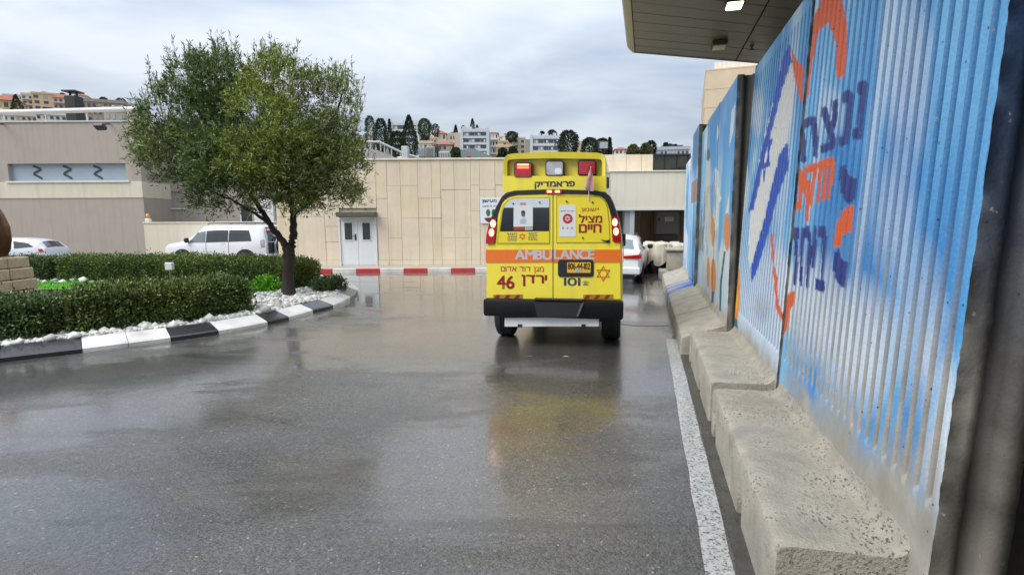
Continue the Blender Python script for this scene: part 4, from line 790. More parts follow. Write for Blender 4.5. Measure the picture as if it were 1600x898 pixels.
def mural_4(s, z, x, y, g):
    C, A = mural_3(s, z, x, y, g); paint_poly(C, A, [(1103, 250), (1107, 236), (1110, 250), (1109, 300), (1111, 345), (1110, 385), (1104, 370), (1102, 310)], x, y, SKINW)
    paint_poly(C, A, [(1103, 240), (1107, 231), (1110, 240), (1108, 252), (1104, 250)], x, y, (.10, .10, .09)); paint_poly(C, A, oval(1106.5, 425, 2.4, 25), x, y, FLOWER)
    C = blend(C, (.25, .27, .26), ((vnoise(s * 14, z * 5, 31, 3) > .6) & (y > 290) & (y < 400)) * .5); return C, A
def mural_5(s, z, x, y, g):
    C = skyish(s, z, 33, .5); C = blend(C, (.66, .66, .63), (np.sin(s * 9 + vnoise(s, z, 3) * 3) > .1) * sstep(2.6, 1.2, z) * .85); C = blend(C, (.10, .12, .13), ((vnoise(s * 6, z * 2.2, 17, 3) > .62) & (z > 1.0) & (z < 2.2)) * .8); return C, np.ones(len(s)) * sstep(.35, .5, z)
def mural_6(s, z, x, y, g):
    C = skyish(s, z, 41, .62); C = blend(C, (.02, .12, .30), sstep(2.5, 2.9, z) * .85); C = blend(C, (.30, .13, .05), ((z > 2.05) & (z < 2.5)) * .8); C = blend(C, (.03, .12, .42), (vnoise(s * 5, z * .6, 19, 2) > .55) * sstep(2.2, 1.5, z) * .9); return C, np.ones(len(s)) * sstep(.3, .45, z)
def mural_7(s, z, x, y, g):
    C = skyish(s, z, 51, .55); C = blend(C, FLOWER, ((vnoise(s * 2, z * 1.2, 23, 2) > .60) & (z < 2.2) & (z > .7)) * .7); return C, np.ones(len(s)) * sstep(.3, .45, z)
def twall(label, s0, s1, tf, batter, ztop, mural, ribs=True, foot='bench', foot_s=None, thick=.235, step=.0145, fm=None):
    sm = (s0 + s1) / 2; base = W(sm, .8); root = thing('blast_wall', label, 'concrete wall', base, -WA, 'concrete blast wall units along the road')
    cols = []                                            # (t offset from the face, s, rib depth, front?)
    if ribs:
        n = int(round((s1 - s0 - .08) / .0985)); p = (s1 - s0 - .08) / n; cols.append((0, s0, 0, 1, 0)); cols.append((0, s0 + .025, 0, 1, 0))
        for i in range(n):
            a = s0 + .04 + i * p
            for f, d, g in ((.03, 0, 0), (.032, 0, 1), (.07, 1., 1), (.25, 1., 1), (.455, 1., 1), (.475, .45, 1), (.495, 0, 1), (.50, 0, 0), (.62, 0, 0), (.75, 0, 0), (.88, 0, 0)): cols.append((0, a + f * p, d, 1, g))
        cols += [(0, s1 - .025, 0, 1, 0), (0, s1, 0, 1, 0)]
    else: cols = [(0, s, 0, 1, 0) for s in np.linspace(s0, s1, max(3, int((s1 - s0) / (step * 1.3))))]
    cols += [q + (0,) for q in [(.002, s1, 0, 0), (.07, s1, 0, 0), (thick, s1, 0, 0), (thick, s0, 0, 0), (.165, s0, 0, 0), (.16, s0 + .05, 0, 0), (.085, s0 + .05, 0, 0), (.08, s0, 0, 0), (.05, s0, 0, 0), (.002, s0, 0, 0)]]
    rows = np.r_[0, .2, np.arange(.36, .62, .04), .632, .65, np.arange(.665, ztop - .16, step), ztop - .155, ztop - .13, ztop - .06, ztop - .015, ztop]
    T, Sx, D, F, GR = [np.array(c, float) for c in zip(*cols)]; nc, nr = len(cols), len(rows); Z = np.repeat(rows, nc)
    T, Sx, D, F, GR = [np.tile(c, nr) for c in (T, Sx, D, F, GR)]; on = sstep(.632, .655, Z) * sstep(ztop - .13, ztop - .155, Z); D = D * on; GR = GR * (on > .5)
    Tt = tf + batter * Z + T + D * .034 + np.where((Z > ztop - .01) & (F > 0), .012, 0)
    edge = (np.abs(Sx - s0) < .012) | (np.abs(Sx - s1) < .012); Tt += np.where(edge, (vnoise(Z * 40, Sx * 9, 6, 4) - .5) * .006, 0); Sx = Sx + np.where(edge, (vnoise(Z * 45, Tt * 20, 9, 4) - .5) * .005, 0)
    Tt = Tt + (F == 0) * (T > .02) * (vnoise(Z * 9, Sx * 7 + T * 30, 15, 4) - .5) * .008; Sx = Sx + (F == 0) * (np.abs(Sx - s0) < .06) * (vnoise(Z * 14, T * 40, 16, 4) - .5) * .012
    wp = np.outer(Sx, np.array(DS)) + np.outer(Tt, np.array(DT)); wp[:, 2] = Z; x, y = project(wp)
    C, A = mural(Sx, Z, x, y, GR); A = np.where(F > 0, A, np.clip(.55 + (vnoise(Z * 3, Tt * 9, 4, 3) - .4) * 1.2 + .4 * sstep(1, 2, Z), 0, .95)); C = np.where(F[:, None] > 0, C, np.array((.095, .088, .075)) + (np.array((.02, .06, .15) if s0 < 3 else (.13, .125, .11)) - np.array((.095, .088, .075))) * sstep(.9, 2.4, Z)[:, None])  # canopy shade and dirt painted into the end and back faces as dark colour
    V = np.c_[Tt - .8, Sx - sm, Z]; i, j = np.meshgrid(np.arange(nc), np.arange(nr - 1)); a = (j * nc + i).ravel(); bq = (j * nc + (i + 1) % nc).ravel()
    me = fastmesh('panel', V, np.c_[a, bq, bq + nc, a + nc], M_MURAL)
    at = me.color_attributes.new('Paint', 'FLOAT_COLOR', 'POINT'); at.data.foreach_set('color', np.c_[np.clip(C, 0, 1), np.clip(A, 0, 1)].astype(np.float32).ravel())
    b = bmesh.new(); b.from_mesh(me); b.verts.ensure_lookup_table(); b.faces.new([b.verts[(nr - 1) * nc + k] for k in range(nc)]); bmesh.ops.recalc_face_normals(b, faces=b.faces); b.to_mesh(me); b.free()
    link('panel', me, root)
    # foot
    f0, f1 = foot_s or (s0 + .03, s1 - .03)
    if foot == 'bench': pr = [(.545, 0), (.545, .14), (.546, .23), (.548, .325), (.556, .345), (.578, .357), (.61, .360), (.75, .362), (.88, .364), (.965, .366), (.99, .374), (1.012, .392), (tf + .004, .42), (tf + .02, .45)]
    else: pr = [(.455, 0), (.455, .18), (.465, .225), (.50, .25), (.62, .292), (.78, .345), (.90, .385), (.96, .41), (tf - .01, .46), (tf + .03, .54)]
    n = max(8, int((f1 - f0) / .03)); vs = []; notch = [(f0 + .72, f0 + .86), (f1 - .32, f1 - .16)] if foot == 'bench' else [(f0 + .2, f0 + .45)]
    ns = np.array(sorted(list(np.linspace(f0, f1, n + 1)) + [q + e for a_, b_ in notch for q in (a_, b_) for e in (-.002, .002)])); n = len(ns) - 1
    for s in ns:
        e = min(s - f0, f1 - s); r = .012 * max(0, 1 - e / .03) ** 2
        for t, z in pr:
            wv = (vnoise(np.array([s * 14.]), np.array([t * 12 + z * 14]), 3, 3)[0] - .5) * .007
            if z == 0 or z == .14:
                for a_, b_ in notch:
                    if a_ < s < b_: z = .125 + (.02 if z else 0); t = t + .012
            vs.append((t + wv + r - .8, s - sm, max(0, z - r + (wv * .5 if z > .1 else 0))))
        vs.append((tf + .06 - .8, s - sm, 0.001))
    m = len(pr) + 1; fs = [(q * m + c, q * m + (c + 1) % m, (q + 1) * m + (c + 1) % m, (q + 1) * m + c) for q in range(n) for c in range(m)] + [tuple(range(m)), tuple(range(n * m, n * m + m))]
    MB().add(vs, fs).build('foot', fm or M_CONC, root, 29); return root
M_BLUEFOOT = concrete('blue_streaked_concrete', (.43, .40, .335)); _t = M_BLUEFOOT.node_tree; _b = _t.nodes['Principled BSDF']; _s = _b.inputs['Base Color'].links[0].from_socket
_c = N(_t, 'ShaderNodeTexCoord'); _m = N(_t, 'ShaderNodeMapping'); _m.inputs['Scale'].default_value = (.6, 5, .6); _t.links.new(_c.outputs['Object'], _m.inputs[0]); _n = N(_t, 'ShaderNodeTexNoise'); _n.inputs['Scale'].default_value = 1.6; _t.links.new(_m.outputs[0], _n.inputs['Vector'])
_r = N(_t, 'ShaderNodeMapRange'); _r.inputs[1].default_value = .47; _r.inputs[2].default_value = .54; _t.links.new(_n.outputs['Fac'], _r.inputs[0]); _x = N(_t, 'ShaderNodeMix', data_type='RGBA'); _t.links.new(_r.outputs[0], _x.inputs[0]); _t.links.new(_s, _x.inputs[6]); _x.inputs[7].default_value = (.04, .13, .50, 1); _t.links.new(_x.outputs[2], _b.inputs['Base Color'])
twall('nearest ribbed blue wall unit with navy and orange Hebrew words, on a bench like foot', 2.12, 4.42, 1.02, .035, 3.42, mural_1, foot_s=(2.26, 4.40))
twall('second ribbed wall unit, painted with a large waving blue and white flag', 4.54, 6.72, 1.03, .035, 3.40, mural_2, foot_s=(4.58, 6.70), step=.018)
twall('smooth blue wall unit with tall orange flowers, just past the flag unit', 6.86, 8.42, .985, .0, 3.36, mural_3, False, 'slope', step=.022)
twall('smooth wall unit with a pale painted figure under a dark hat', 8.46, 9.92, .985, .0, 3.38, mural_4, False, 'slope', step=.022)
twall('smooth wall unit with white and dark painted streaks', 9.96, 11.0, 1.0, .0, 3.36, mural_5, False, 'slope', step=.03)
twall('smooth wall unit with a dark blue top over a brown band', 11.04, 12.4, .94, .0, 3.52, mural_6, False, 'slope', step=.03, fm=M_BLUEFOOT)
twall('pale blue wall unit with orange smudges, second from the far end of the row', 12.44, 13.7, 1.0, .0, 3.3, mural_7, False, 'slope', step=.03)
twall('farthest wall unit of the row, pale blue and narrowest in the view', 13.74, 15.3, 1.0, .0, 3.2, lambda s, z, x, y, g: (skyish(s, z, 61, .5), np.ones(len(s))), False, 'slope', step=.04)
# unpainted L shaped block past the end of the row
cb_ = thing('concrete_block', 'bare L shaped concrete block beyond the far end of the painted wall', 'concrete block', W(16.3, .75), -WA)
b = MB(); b.box(-.36, .50, -.45, .45, 0, .26, .03); b.build('base', M_CONC, cb_); MB().box(-.14, .50, -.40, .42, .262, .82, .03).build('upright', M_CONC, cb_); MB().box(-.20, .50, -.46, .46, .822, .90, .03).build('rim', M_CONC, cb_)
CZ_ = 4.6
# dark wall of the hospital behind the units, under the canopy
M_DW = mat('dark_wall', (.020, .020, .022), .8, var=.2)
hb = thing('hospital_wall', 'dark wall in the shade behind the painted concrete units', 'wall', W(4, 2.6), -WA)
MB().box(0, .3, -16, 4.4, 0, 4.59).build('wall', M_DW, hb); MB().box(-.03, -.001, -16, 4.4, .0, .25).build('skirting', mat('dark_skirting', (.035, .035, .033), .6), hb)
hf = thing('added_light_blocker', 'added dark wall behind the camera, there to shade the near wall ends', 'building', W(-5, .6), -WA)  # unseen wall added to keep light from behind off the near wall ends
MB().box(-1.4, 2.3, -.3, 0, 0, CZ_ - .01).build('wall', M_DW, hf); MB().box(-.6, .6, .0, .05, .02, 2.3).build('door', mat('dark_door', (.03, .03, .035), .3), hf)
tag(MB().add([W(s, t, .012) for s, t in ((-12, 1.5), (-12, 2.6), (9, 2.6), (9, 1.5))], [(0, 1, 2, 3)]).build('passage_floor', mat('passage_concrete', (.10, .095, .085), .7, var=.2, scale=4)), kind='structure')

# ================================================================== canopy overhead
CZ = 4.6; cp = thing('canopy', 'grey brown metal panelled canopy over the painted wall, upper right', 'canopy', W(5, 1.5, CZ), -WA)
M_PAN = mat('canopy_panel', (.195, .168, .135), .42, metal=.25, var=.05, scale=1.5); M_NOSE = mat('canopy_nose', (.34, .31, .255), .45, metal=.1, var=.05); M_GAP = mat('panel_gap', (.02, .02, .02), .8)
FAR = 10.15; ROT = rad(0)
ea, eb_ = G(992, 82, CZ), G(1190, 99, CZ)                     # far edge, a little askew to the row
def st_of(p): return p[0] * DS[0] + p[1] * DS[1], p[0] * DT[0] + p[1] * DT[1]
(sa, ta), (sb_, tb_) = st_of(ea), st_of(eb_); slope = (sb_ - sa) / (tb_ - ta)
def far_s(t): return sa + slope * (t - ta)
pitch = .37; tl, tm, tr = -.27, 1.525, 4.6
for c0, c1 in ((tl + .012, tm - .012), (tm + .012, tr)):
    for r in range(60):
        o1 = -r * pitch - .007; o0 = -(r + 1) * pitch + .007
        pts = [(c0 - 1.5, far_s(c0) + o0 - 5), (c1 - 1.5, far_s(c1) + o0 - 5), (c1 - 1.5, far_s(c1) + o1 - 5), (c0 - 1.5, far_s(c0) + o1 - 5)]
        j = random.uniform(0, .004); MB().extrude(pts, j, .03, 'z').build('ceiling_panel', M_PAN, cp)
MB().extrude([(tl - 1.5, far_s(tl) - 5 - 22.2), (tr - 1.5, far_s(tr) - 5 - 22.2), (tr - 1.5, far_s(tr) - 5 - .002), (tl - 1.5, far_s(tl) - 5 - .002)], .032, .4, 'z').build('roof_slab', M_GAP, cp)
# rounded nose along the road side and the far side
nr_ = [(.0, -.012), (-.05, -.008), (-.10, .03), (-.13, .09), (-.14, .2), (-.14, .42), (.0, .42)]
fe = far_s(tl) - 5
MB().add([(tl - 1.5 + a, y, z) for y in (fe - 22.2, fe - .12) for a, z in nr_] + [(tl - 1.5 + a * .75, fe - .03, z) for a, z in nr_] + [(tl - 1.5 + a * .2, fe + .015, z) for a, z in nr_], [(q * 7 + k, q * 7 + (k + 1) % 7, q * 7 + 7 + (k + 1) % 7, q * 7 + 7 + k) for q in range(3) for k in range(7)] + [tuple(range(7)), tuple(range(21, 28))]).build('edge_nose', M_NOSE, cp, 60)
MB().add([(t - 1.5, far_s(t) - 5 + d, z) for t in (tl + .0, tr) for d, z in ((0, -.012), (.03, 0), (.04, .42), (0, .42))], [(k, (k + 1) % 4, 4 + (k + 1) % 4, 4 + k) for k in range(4)] + [(0, 1, 2, 3), (4, 5, 6, 7)]).build('far_edge', M_NOSE, cp)
for px, py, lab, lit in ((1148, -1, 'lit square lamp in the canopy ceiling at the top edge of the photo', True), (1124, 66, 'unlit square lamp in the canopy ceiling near its far edge', False)):
    p = G(px, py, CZ); L_ = thing('ceiling_lamp', lab, 'ceiling lamp', (p[0], p[1], CZ - .003), -WA, 'square lamps in the canopy ceiling')
    MB().box(-.115, .115, -.14, .14, -.075, 0, .008).build('housing', mat('lamp_housing', (.07, .065, .058), .5), L_)
    MB().box(-.095, .095, -.12, .12, -.092, -.0755, .004).build('diffuser', mat('lit_diffuser', (.8, .75, .6), .4, emit=(1, .88, .62), estr=6.) if lit else mat('unlit_diffuser', (.62, .60, .54), .35), L_)
p = G(1175, 71.5, CZ); sp_ = thing('sprinkler_head', 'small dark sprinkler head in the canopy ceiling', 'sprinkler', (p[0], p[1], CZ - .003)); MB().lathe([(.0, -.0), (.035, 0), (.035, -.012), (.012, -.015), (.012, -.05), (.03, -.055), (.0, -.058)], 12).build('head', M_BLK, sp_, 40); MB().box(-.05, .05, -.008, .008, -.068, -.06).build('deflector', M_BLK, sp_)
# slab of the building carried on behind the canopy
p0, p1 = W(11.2, 1.75), W(24, 4.5)
sl_ = thing('white_beam', 'white beam and grey bracket running back under the canopy edge behind the wall', 'beam', W(14, 2.3, 3.7), -WA); MB().box(-.1, .5, -2.6, 9, .35, .75, .02).build('beam', M_FASC, sl_); MB().box(-.2, .4, -3.2, -2.62, -.2, .7, .02).build('bracket', M_GREYP, sl_); MB().box(0, .4, -2.3, 8.8, -3.7, .34).build('wall', M_GREYP, sl_)
# ================================================================== ambulance
M_YEL = mat('ambulance_yellow', (.88, .74, .055), .3, var=.035, scale=2, coat=.6, streak=.12); M_ORG = mat('reflective_orange', (.80, .17, .02), .35, var=.04, coat=.3); M_TRIM = mat('black_trim', (.014, .014, .016), .4, var=.1, coat=.2)
M_RUB = mat('black_rubber', (.018, .018, .018), .75, var=.3, scale=8, bump=.3, bscale=50); M_BUMP = mat('bumper_plastic', (.006, .0062, .007), .55, var=.25, scale=8, spec=.22); M_SILV = mat('silver_print', (.62, .60, .60), .3, metal=.3, var=.05); M_REDP = mat('red_print', (.42, .035, .02), .45, var=.06); M_DRED = mat('dark_red_print', (.27, .012, .014), .45, var=.06)
M_AGLS = mat('tinted_glass', (.012, .014, .02), .08, var=.2, coat=.8); M_REDL = mat('red_lens', (.42, .008, .015), .15, var=.25, scale=12, coat=.8); M_CLRL = mat('clear_lens', (.42, .42, .44), .18, var=.3, scale=9, coat=.8)
M_HOT = mat('lit_lamp_white', (1, .8, .7), .3, emit=(1, .78, .62), estr=5.); M_LITR = mat('lit_red', (.9, .08, .03), .3, emit=(1, .10, .035), estr=2.6); M_LITB = mat('lit_red_bar', (1, .3, .15), .3, emit=(1, .22, .10), estr=2.2)
M_PAPER = mat('white_paper', (.68, .71, .72), .5, var=.05, scale=4); M_STICK = mat('yellow_sticker', (.80, .66, .03), .38, var=.05, scale=3, coat=.2); M_PLATE = mat('yellow_plate', (.72, .42, .02), .4, var=.08)
YR, YAW = 7.05, rad(11.7); c0 = P(863.5, 470, YR); AO = Vector((c0[0], YR, 0)); HD = Vector((math.sin(YAW), math.cos(YAW), 0)); HR = Vector((math.cos(YAW), -math.sin(YAW), 0))
def AP(u, v):
    """a point of the enlarged rear view (u, v) on the rear plane, in the ambulance's own x, z"""
    d = Vector(ray(730 + u / 2.7214, 220 + v / 2.7231)); e = Vector((0, 0, EYE)); k = (AO - e).dot(HD) / d.dot(HD); q = e + d * k; return ((q - AO).dot(HR), q[2])
amb = thing('ambulance', 'yellow and orange high roofed ambulance van seen from behind with its lamps lit', 'ambulance', AO, -YAW)
oc = [(690, 78, 657), (600, 77, 657), (440, 78, 655), (400, 85, 652), (330, 104, 641), (270, 130, 620), (240, 146, 606), (222, 165, 590), (213, 205, 548)]
half = []
for v, l, r in oc:
    (xl_, zl_), (xr_, zr_) = AP(l, v), AP(r, v); half.append(((xr_ - xl_) / 2, (zl_ + zr_) / 2))
half = half + [(half[-1][0] * .5, half[-1][1] + .02), (0, half[-1][1] + .025)]
full = [(x, z) for x, z in half] + [(-x, z) for x, z in half[-2::-1]]; HW = half[1][0]
secs = [(0, .975, 9), (.012, .99, 9), (.05, 1, 9), (3.3, 1, 9), (3.7, .99, 1.75), (4.1, .97, 1.15), (4.8, .93, 1.0), (5.0, .86, .85)]
vs = []; n = len(full); zc = half[0][1]
for y, s_, zm in secs: vs += [(x * s_, y, min(zc + (z - zc) * (s_ if z > zc + .2 else 1), zm)) for x, z in full]
MB().add(vs, [(q * n + k, q * n + (k + 1) % n, (q + 1) * n + (k + 1) % n, (q + 1) * n + k) for q in range(len(secs) - 1) for k in range(n)] + [tuple(range(n)), tuple(range(len(vs) - n, len(vs)))]).build('body', M_YEL, amb, 40)
def plate(name, uv, y0, y1, m, par=amb, smooth=None): return MB().extrude([AP(u, v) for u, v in uv], y0, y1).build(name, m, par, smooth)
def rrect(u0, u1, v0, v1, r, n=4):
    out = []
    for cx, cy, a0 in ((u1 - r, v0 + r, -90), (u1 - r, v1 - r, 0), (u0 + r, v1 - r, 90), (u0 + r, v0 + r, 180)):
        out += [(cx + r * math.cos(rad(a0 + 90 * k / n)), cy + r * math.sin(rad(a0 + 90 * k / n))) for k in range(n + 1)]
    return out
def ring(name, outer, inner, y0, y1, m, par=amb, smooth=None):
    o_, i_ = [AP(*q) for q in outer], [AP(*q) for q in inner]; n = len(o_); vs = [(x, y0, z) for x, z in o_] + [(x, y0, z) for x, z in i_] + [(x, y1, z) for x, z in o_] + [(x, y1, z) for x, z in i_]
    fs = []
    for k in range(n):
        j = (k + 1) % n; fs += [(k, j, n + j, n + k), (2 * n + k, 3 * n + k, 3 * n + j, 2 * n + j), (k, 2 * n + k, 2 * n + j, j), (n + k, n + j, 3 * n + j, 3 * n + k)]
    return MB().add(vs, fs).build(name, m, par, smooth)
# black arch over the doors
outer = [(96, 345), (104, 325), (117, 296), (133, 264), (148, 238), (165, 223), (200, 212.5), (367, 206), (548, 212.5), (590, 222), (607, 238), (620, 264), (631, 296), (641, 325), (648, 345)]
inner = [(126, 345), (131, 320), (139, 293), (149, 266), (160, 250), (182, 238), (215, 231), (367, 226), (530, 229), (566, 235), (584, 248), (596, 266), (606, 293), (613, 320), (618, 345)]
n = len(outer); op_, ip_ = [AP(*q) for q in outer], [AP(*q) for q in inner]
MB().add([(x, -.012, z) for x, z in op_ + ip_] + [(x * 1.01, .06, z + .006) for x, z in op_], [(k, k + 1, n + k + 1, n + k) for k in range(n - 1)] + [(k, 2 * n + k, 2 * n + k + 1, k + 1) for k in range(n - 1)]).build('rear_arch_trim', M_TRIM, amb, 60)
# doors
dl = plate('rear_door', [(84, 672), (364, 672), (364, 230), (215, 234), (182, 241), (162, 253), (151, 268), (141, 294), (133, 320), (124, 436), (86, 446)], -.024, .004, M_YEL)
dr_ = plate('rear_door', [(368, 672), (652, 672), (650, 436), (618, 430), (611, 320), (604, 294), (594, 268), (582, 250), (564, 238), (530, 232), (368, 230)], -.024, .004, M_YEL)
plate('door_seam', [(364.2, 672), (367.8, 672), (367.8, 230), (364.2, 230)], -.0215, 0, M_TRIM)
for par, a, b in ((dl, 81, 363.8), (dr_, 368.2, 656)): plate('orange_stripe', [(a, 463), (b, 462), (b, 516), (a, 518)], -.030, -.0245, M_ORG, par)
# left window with its poster and stickers
wl_ = plate('window_frame', [(127, 440), (354, 440), (354, 238), (200, 241), (172, 252), (155, 272), (145, 300)], -.0275, -.0245, mat('yellow_edge', (.55, .46, .01), .35), dl)
gl_ = plate('window', [(135, 434), (350, 434), (350, 245), (203, 247), (178, 257), (162, 276), (152, 302)], -.031, -.028, M_AGLS, dl)
plate('white_film', [(158, 285), (350, 284), (350, 245), (203, 247), (178, 257), (163, 275)], -.034, -.0312, mat('frosted_film', (.60, .66, .70), .4, var=.05), gl_)
plate('yellow_sticker', [(135, 434), (350, 434), (350, 385), (140, 386)], -.034, -.0312, M_STICK, gl_)
po = plate('poster', [(199, 366), (281, 364), (281, 275), (200, 276)], -.037, -.0345, M_PAPER, gl_)
plate('figure_print', [(228, 352), (252, 352), (254, 338), (246, 328), (234, 328), (226, 338)], -.0385, -.0372, mat('pale_blue_print', (.40, .50, .58), .5), po)
plate('head_print', [(240 + 8.5 * math.cos(k * .5236), 311 + 13 * math.sin(k * .5236)) for k in range(12)], -.0400, -.0386, mat('brown_print', (.16, .10, .08), .5), po)
plate('hair_print', [(240 + 8.8 * math.cos(k * .5236), 303 + 6.5 * math.sin(k * .5236)) for k in range(12)], -.0412, -.0401, mat('black_print', (.05, .04, .04), .5), po)
plate('red_word_print', [(226, 274), (252, 274), (250, 263), (229, 263)], -.0356, -.0341, mat('pink_print', (.62, .22, .22), .5), gl_)
plate('red_label', [(200, 381), (245, 380), (245, 365.5), (200, 366.5)], -.0385, -.0345, M_REDP, gl_); plate('grey_label', [(247, 380), (280, 379), (280, 365.5), (247, 366)], -.0385, -.0345, mat('grey_paper', (.42, .42, .44), .5), gl_)
def lines(u0, u1, v0, v1, nl, m, par, y):
    for k in range(nl):
        v = v0 + (v1 - v0) * (k + .25) / nl; e = random.uniform(0, .18) * (u1 - u0); x = u0 + e; dv_ = (v1 - v0) / nl * .55
        while x < u1 - 3:
            w_ = random.uniform(4, 10); plate('small_print', [(x, v + dv_), (min(x + w_, u1), v + dv_), (min(x + w_, u1), v), (x, v)], y - .001, y, m, par); x += w_ + 2.2
M_GP = mat('dark_grey_print', (.12, .12, .10), .5); lines(171, 214, 390, 427, 5, M_GP, gl_, -.0341); lines(258, 300, 388, 424, 4, M_GP, gl_, -.0341)
def star(name, u, v, r, t, y, m, par, n=None, depth=.004):
    """a six pointed star outline: two triangle outlines, one slightly proud of the other"""
    cx, cz = AP(u, v); R = r * .003; R2 = R - t * .003 * 2
    for f, dy in ((1, 0), (-1, -.0012)):
        o_ = [(cx + R * math.sin(2.0944 * k) * 1, cz + f * R * math.cos(2.0944 * k)) for k in range(3)]; i_ = [(cx + R2 * math.sin(2.0944 * k), cz + f * R2 * math.cos(2.0944 * k)) for k in range(3)]
        mb = MB(); vs = [(x, y + dy, z) for x, z in o_ + i_] + [(x, y + dy + depth, z) for x, z in o_ + i_]
        mb.add(vs, [q for k in range(3) for q in ((k, (k + 1) % 3, 3 + (k + 1) % 3, 3 + k), (k, 6 + k, 6 + (k + 1) % 3, (k + 1) % 3), (3 + k, 3 + (k + 1) % 3, 9 + (k + 1) % 3, 9 + k))]).build(name, m, par)
star('star_emblem', 236, 406, 17, 2.6, -.0358, mat('orange_print', (.72, .16, .02), .45), gl_)
def apl(name, body, u0, u1, v0, v1, y, m, par, bold=.0):
    (xa, za), (xb, zb_) = AP(u0, v1), AP(u1, v0); return lettering(name, body, xa, xb, za, zb_, y, m, par, bold, .003)
# right window panel
rp = plate('window_panel', [(382, 432), (606, 431), (602, 350), (596, 290), (588, 262), (566, 243), (545, 238), (382, 237)], -.028, -.0245, M_STICK, dr_)
ring('panel_edge', [(380, 434.5), (608.5, 433.5), (604.5, 350), (598.5, 289), (590, 260), (567.5, 240.5), (546, 235.5), (380, 234.5)], [(382, 432), (606, 431), (602, 350), (596, 290), (588, 262), (566, 243), (545, 238), (382, 237)], -.0295, -.0245, mat('dark_yellow_edge', (.22, .18, .01), .5), dr_)
pn = plate('poster', rrect(393, 463, 273, 408, 5), -.0315, -.0285, M_PAPER, rp)
cx, cz = AP(428, 331); MB().disc(cx, cz, .064, -.034, -.0316, 28).build('red_disc_print', mat('bright_red_print', (.50, .02, .03), .4), pn)
star('star_print', 428, 331, 14, 2.0, -.0365, M_PAPER, pn, depth=.002)
apl('words', heb('מגן דוד אדום'), 400, 455, 296, 304, -.0318, M_GP, pn); lines(404, 412, 366, 376, 2, M_GP, pn, -.0317); lines(425, 431, 366, 376, 2, M_GP, pn, -.0317); lines(442, 450, 366, 376, 2, M_GP, pn, -.0317)
apl('words', heb('יישומון'), 487, 560, 285, 306, -.0285, M_REDP, rp); apl('words', heb('מציל'), 475, 575, 311, 349, -.0285, M_DRED, rp, .025); apl('words', heb('חיים'), 475, 572, 354, 391, -.0285, M_DRED, rp, .025)
plate('latch', [(570, 419), (592, 424), (604, 419), (604, 431), (592, 431)], -.05, -.0285, M_TRIM, rp)
for u, v, par in ((423, 258, rp), (533, 262, rp), (492, 412, rp), (198, 268, gl_), (310, 262, gl_)):
    cx, cz = AP(u, v); MB().disc(cx, cz, .011, -.044, -.028, 10).build('bolt', M_TRIM, par)
# words on the doors
apl('words', 'AMBU', 205, 362.5, 464, 505, -.0305, M_SILV, dl, .035); apl('words', 'LANCE', 369.5, 543, 461, 503, -.0305, M_SILV, dr_, .035)
apl('words', heb('מגן דוד אדום'), 145, 327, 535, 562, -.0245, M_REDP, dl, .005); apl('number', '46', 128, 203, 573, 628, -.0245, M_DRED, dl, .024); apl('words', heb('ירדן'), 232, 341, 570, 617, -.0245, M_DRED, dl, .03)
M_NV = mat('navy_lettering', (.02, .04, .12), .45, var=.05); apl('number', '101', 412, 482, 582, 615, -.0245, M_NV, dr_, .008); apl('telephone_print', '☎', 488, 519, 595, 613, -.0245, M_NV, dr_)
star('star_emblem', 578.5, 563.5, 34, 3.4, -.029, mat('orange_red_print', (.60, .12, .015), .45), dr_)
bx0 = plate('plate_recess', rrect(387, 538, 505, 578, 12), -.034, -.0245, M_TRIM, dr_); np_ = plate('number_plate', rrect(426, 526, 516, 560, 3), -.04, -.0345, M_PLATE, bx0)
apl('plate_number', '806-44-102', 429, 523, 519, 545, -.0405, M_TRIM, np_, .02); plate('plate_sticker', [(462, 557), (486, 557), (486, 545.5), (462, 545.5)], -.0418, -.0402, mat('blue_print', (.25, .40, .62), .4), np_)
for a, b, par in ((113, 237, dl), (494, 621, dr_)):
    sp2 = plate('reflective_strip', [(a, 672), (b, 671), (b, 652), (a, 653)], -.029, -.0245, mat('olive_reflector', (.34, .24, .02), .4, var=.25, scale=10), par); k = a + 4
    while k < b - 16: plate('red_chevron', [(k, 671), (k + 17, 671), (min(k + 27, b), 653.5), (k + 10, 653.5)], -.031, -.0292, M_DRED, sp2); k += 42
# lamps
for nm, pts, hot, low in (('tail_lamp', [(82, 438), (117, 438), (124, 380), (125, 330), (106, 331), (93, 365), (85, 400)], [[(101, 372), (120, 371), (124, 334), (108, 334)], [(93, 404), (116, 404), (118, 376), (99, 376)]], 0), ('tail_lamp', [(622, 430), (656, 431), (653, 398), (648, 362), (640, 323), (613, 322), (616, 380)], [[(617, 366), (642, 366), (637, 327), (616, 327)], [(620, 400), (649, 400), (645, 371), (618, 371)]], 0)):
    t_ = plate(nm, pts, -.045, .02, M_REDL)
    for h_i, q in enumerate(hot):
        cu, cv = sum(a for a, b in q) / 4, sum(b for a, b in q) / 4; plate('lit_bulb', [(cu + 11.5 * math.cos(k * .5236), cv + 17 * math.sin(k * .5236)) for k in range(12)], -.0475, -.0452, M_LITB, t_); plate('bulb_core', [(cu + 7.5 * math.cos(k * .5236), cv + 11.5 * math.sin(k * .5236)) for k in range(12)], -.05, -.0477, M_HOT, t_)
cb2 = plate('brake_lamp', rrect(336, 404, 208, 226, 4), -.04, -.005, M_REDL)
for u in (345, 355, 379, 389): plate('lit_bulb', rrect(u - 4, u + 6, 211, 222, 3), -.043, -.0402, M_LITB, cb2)
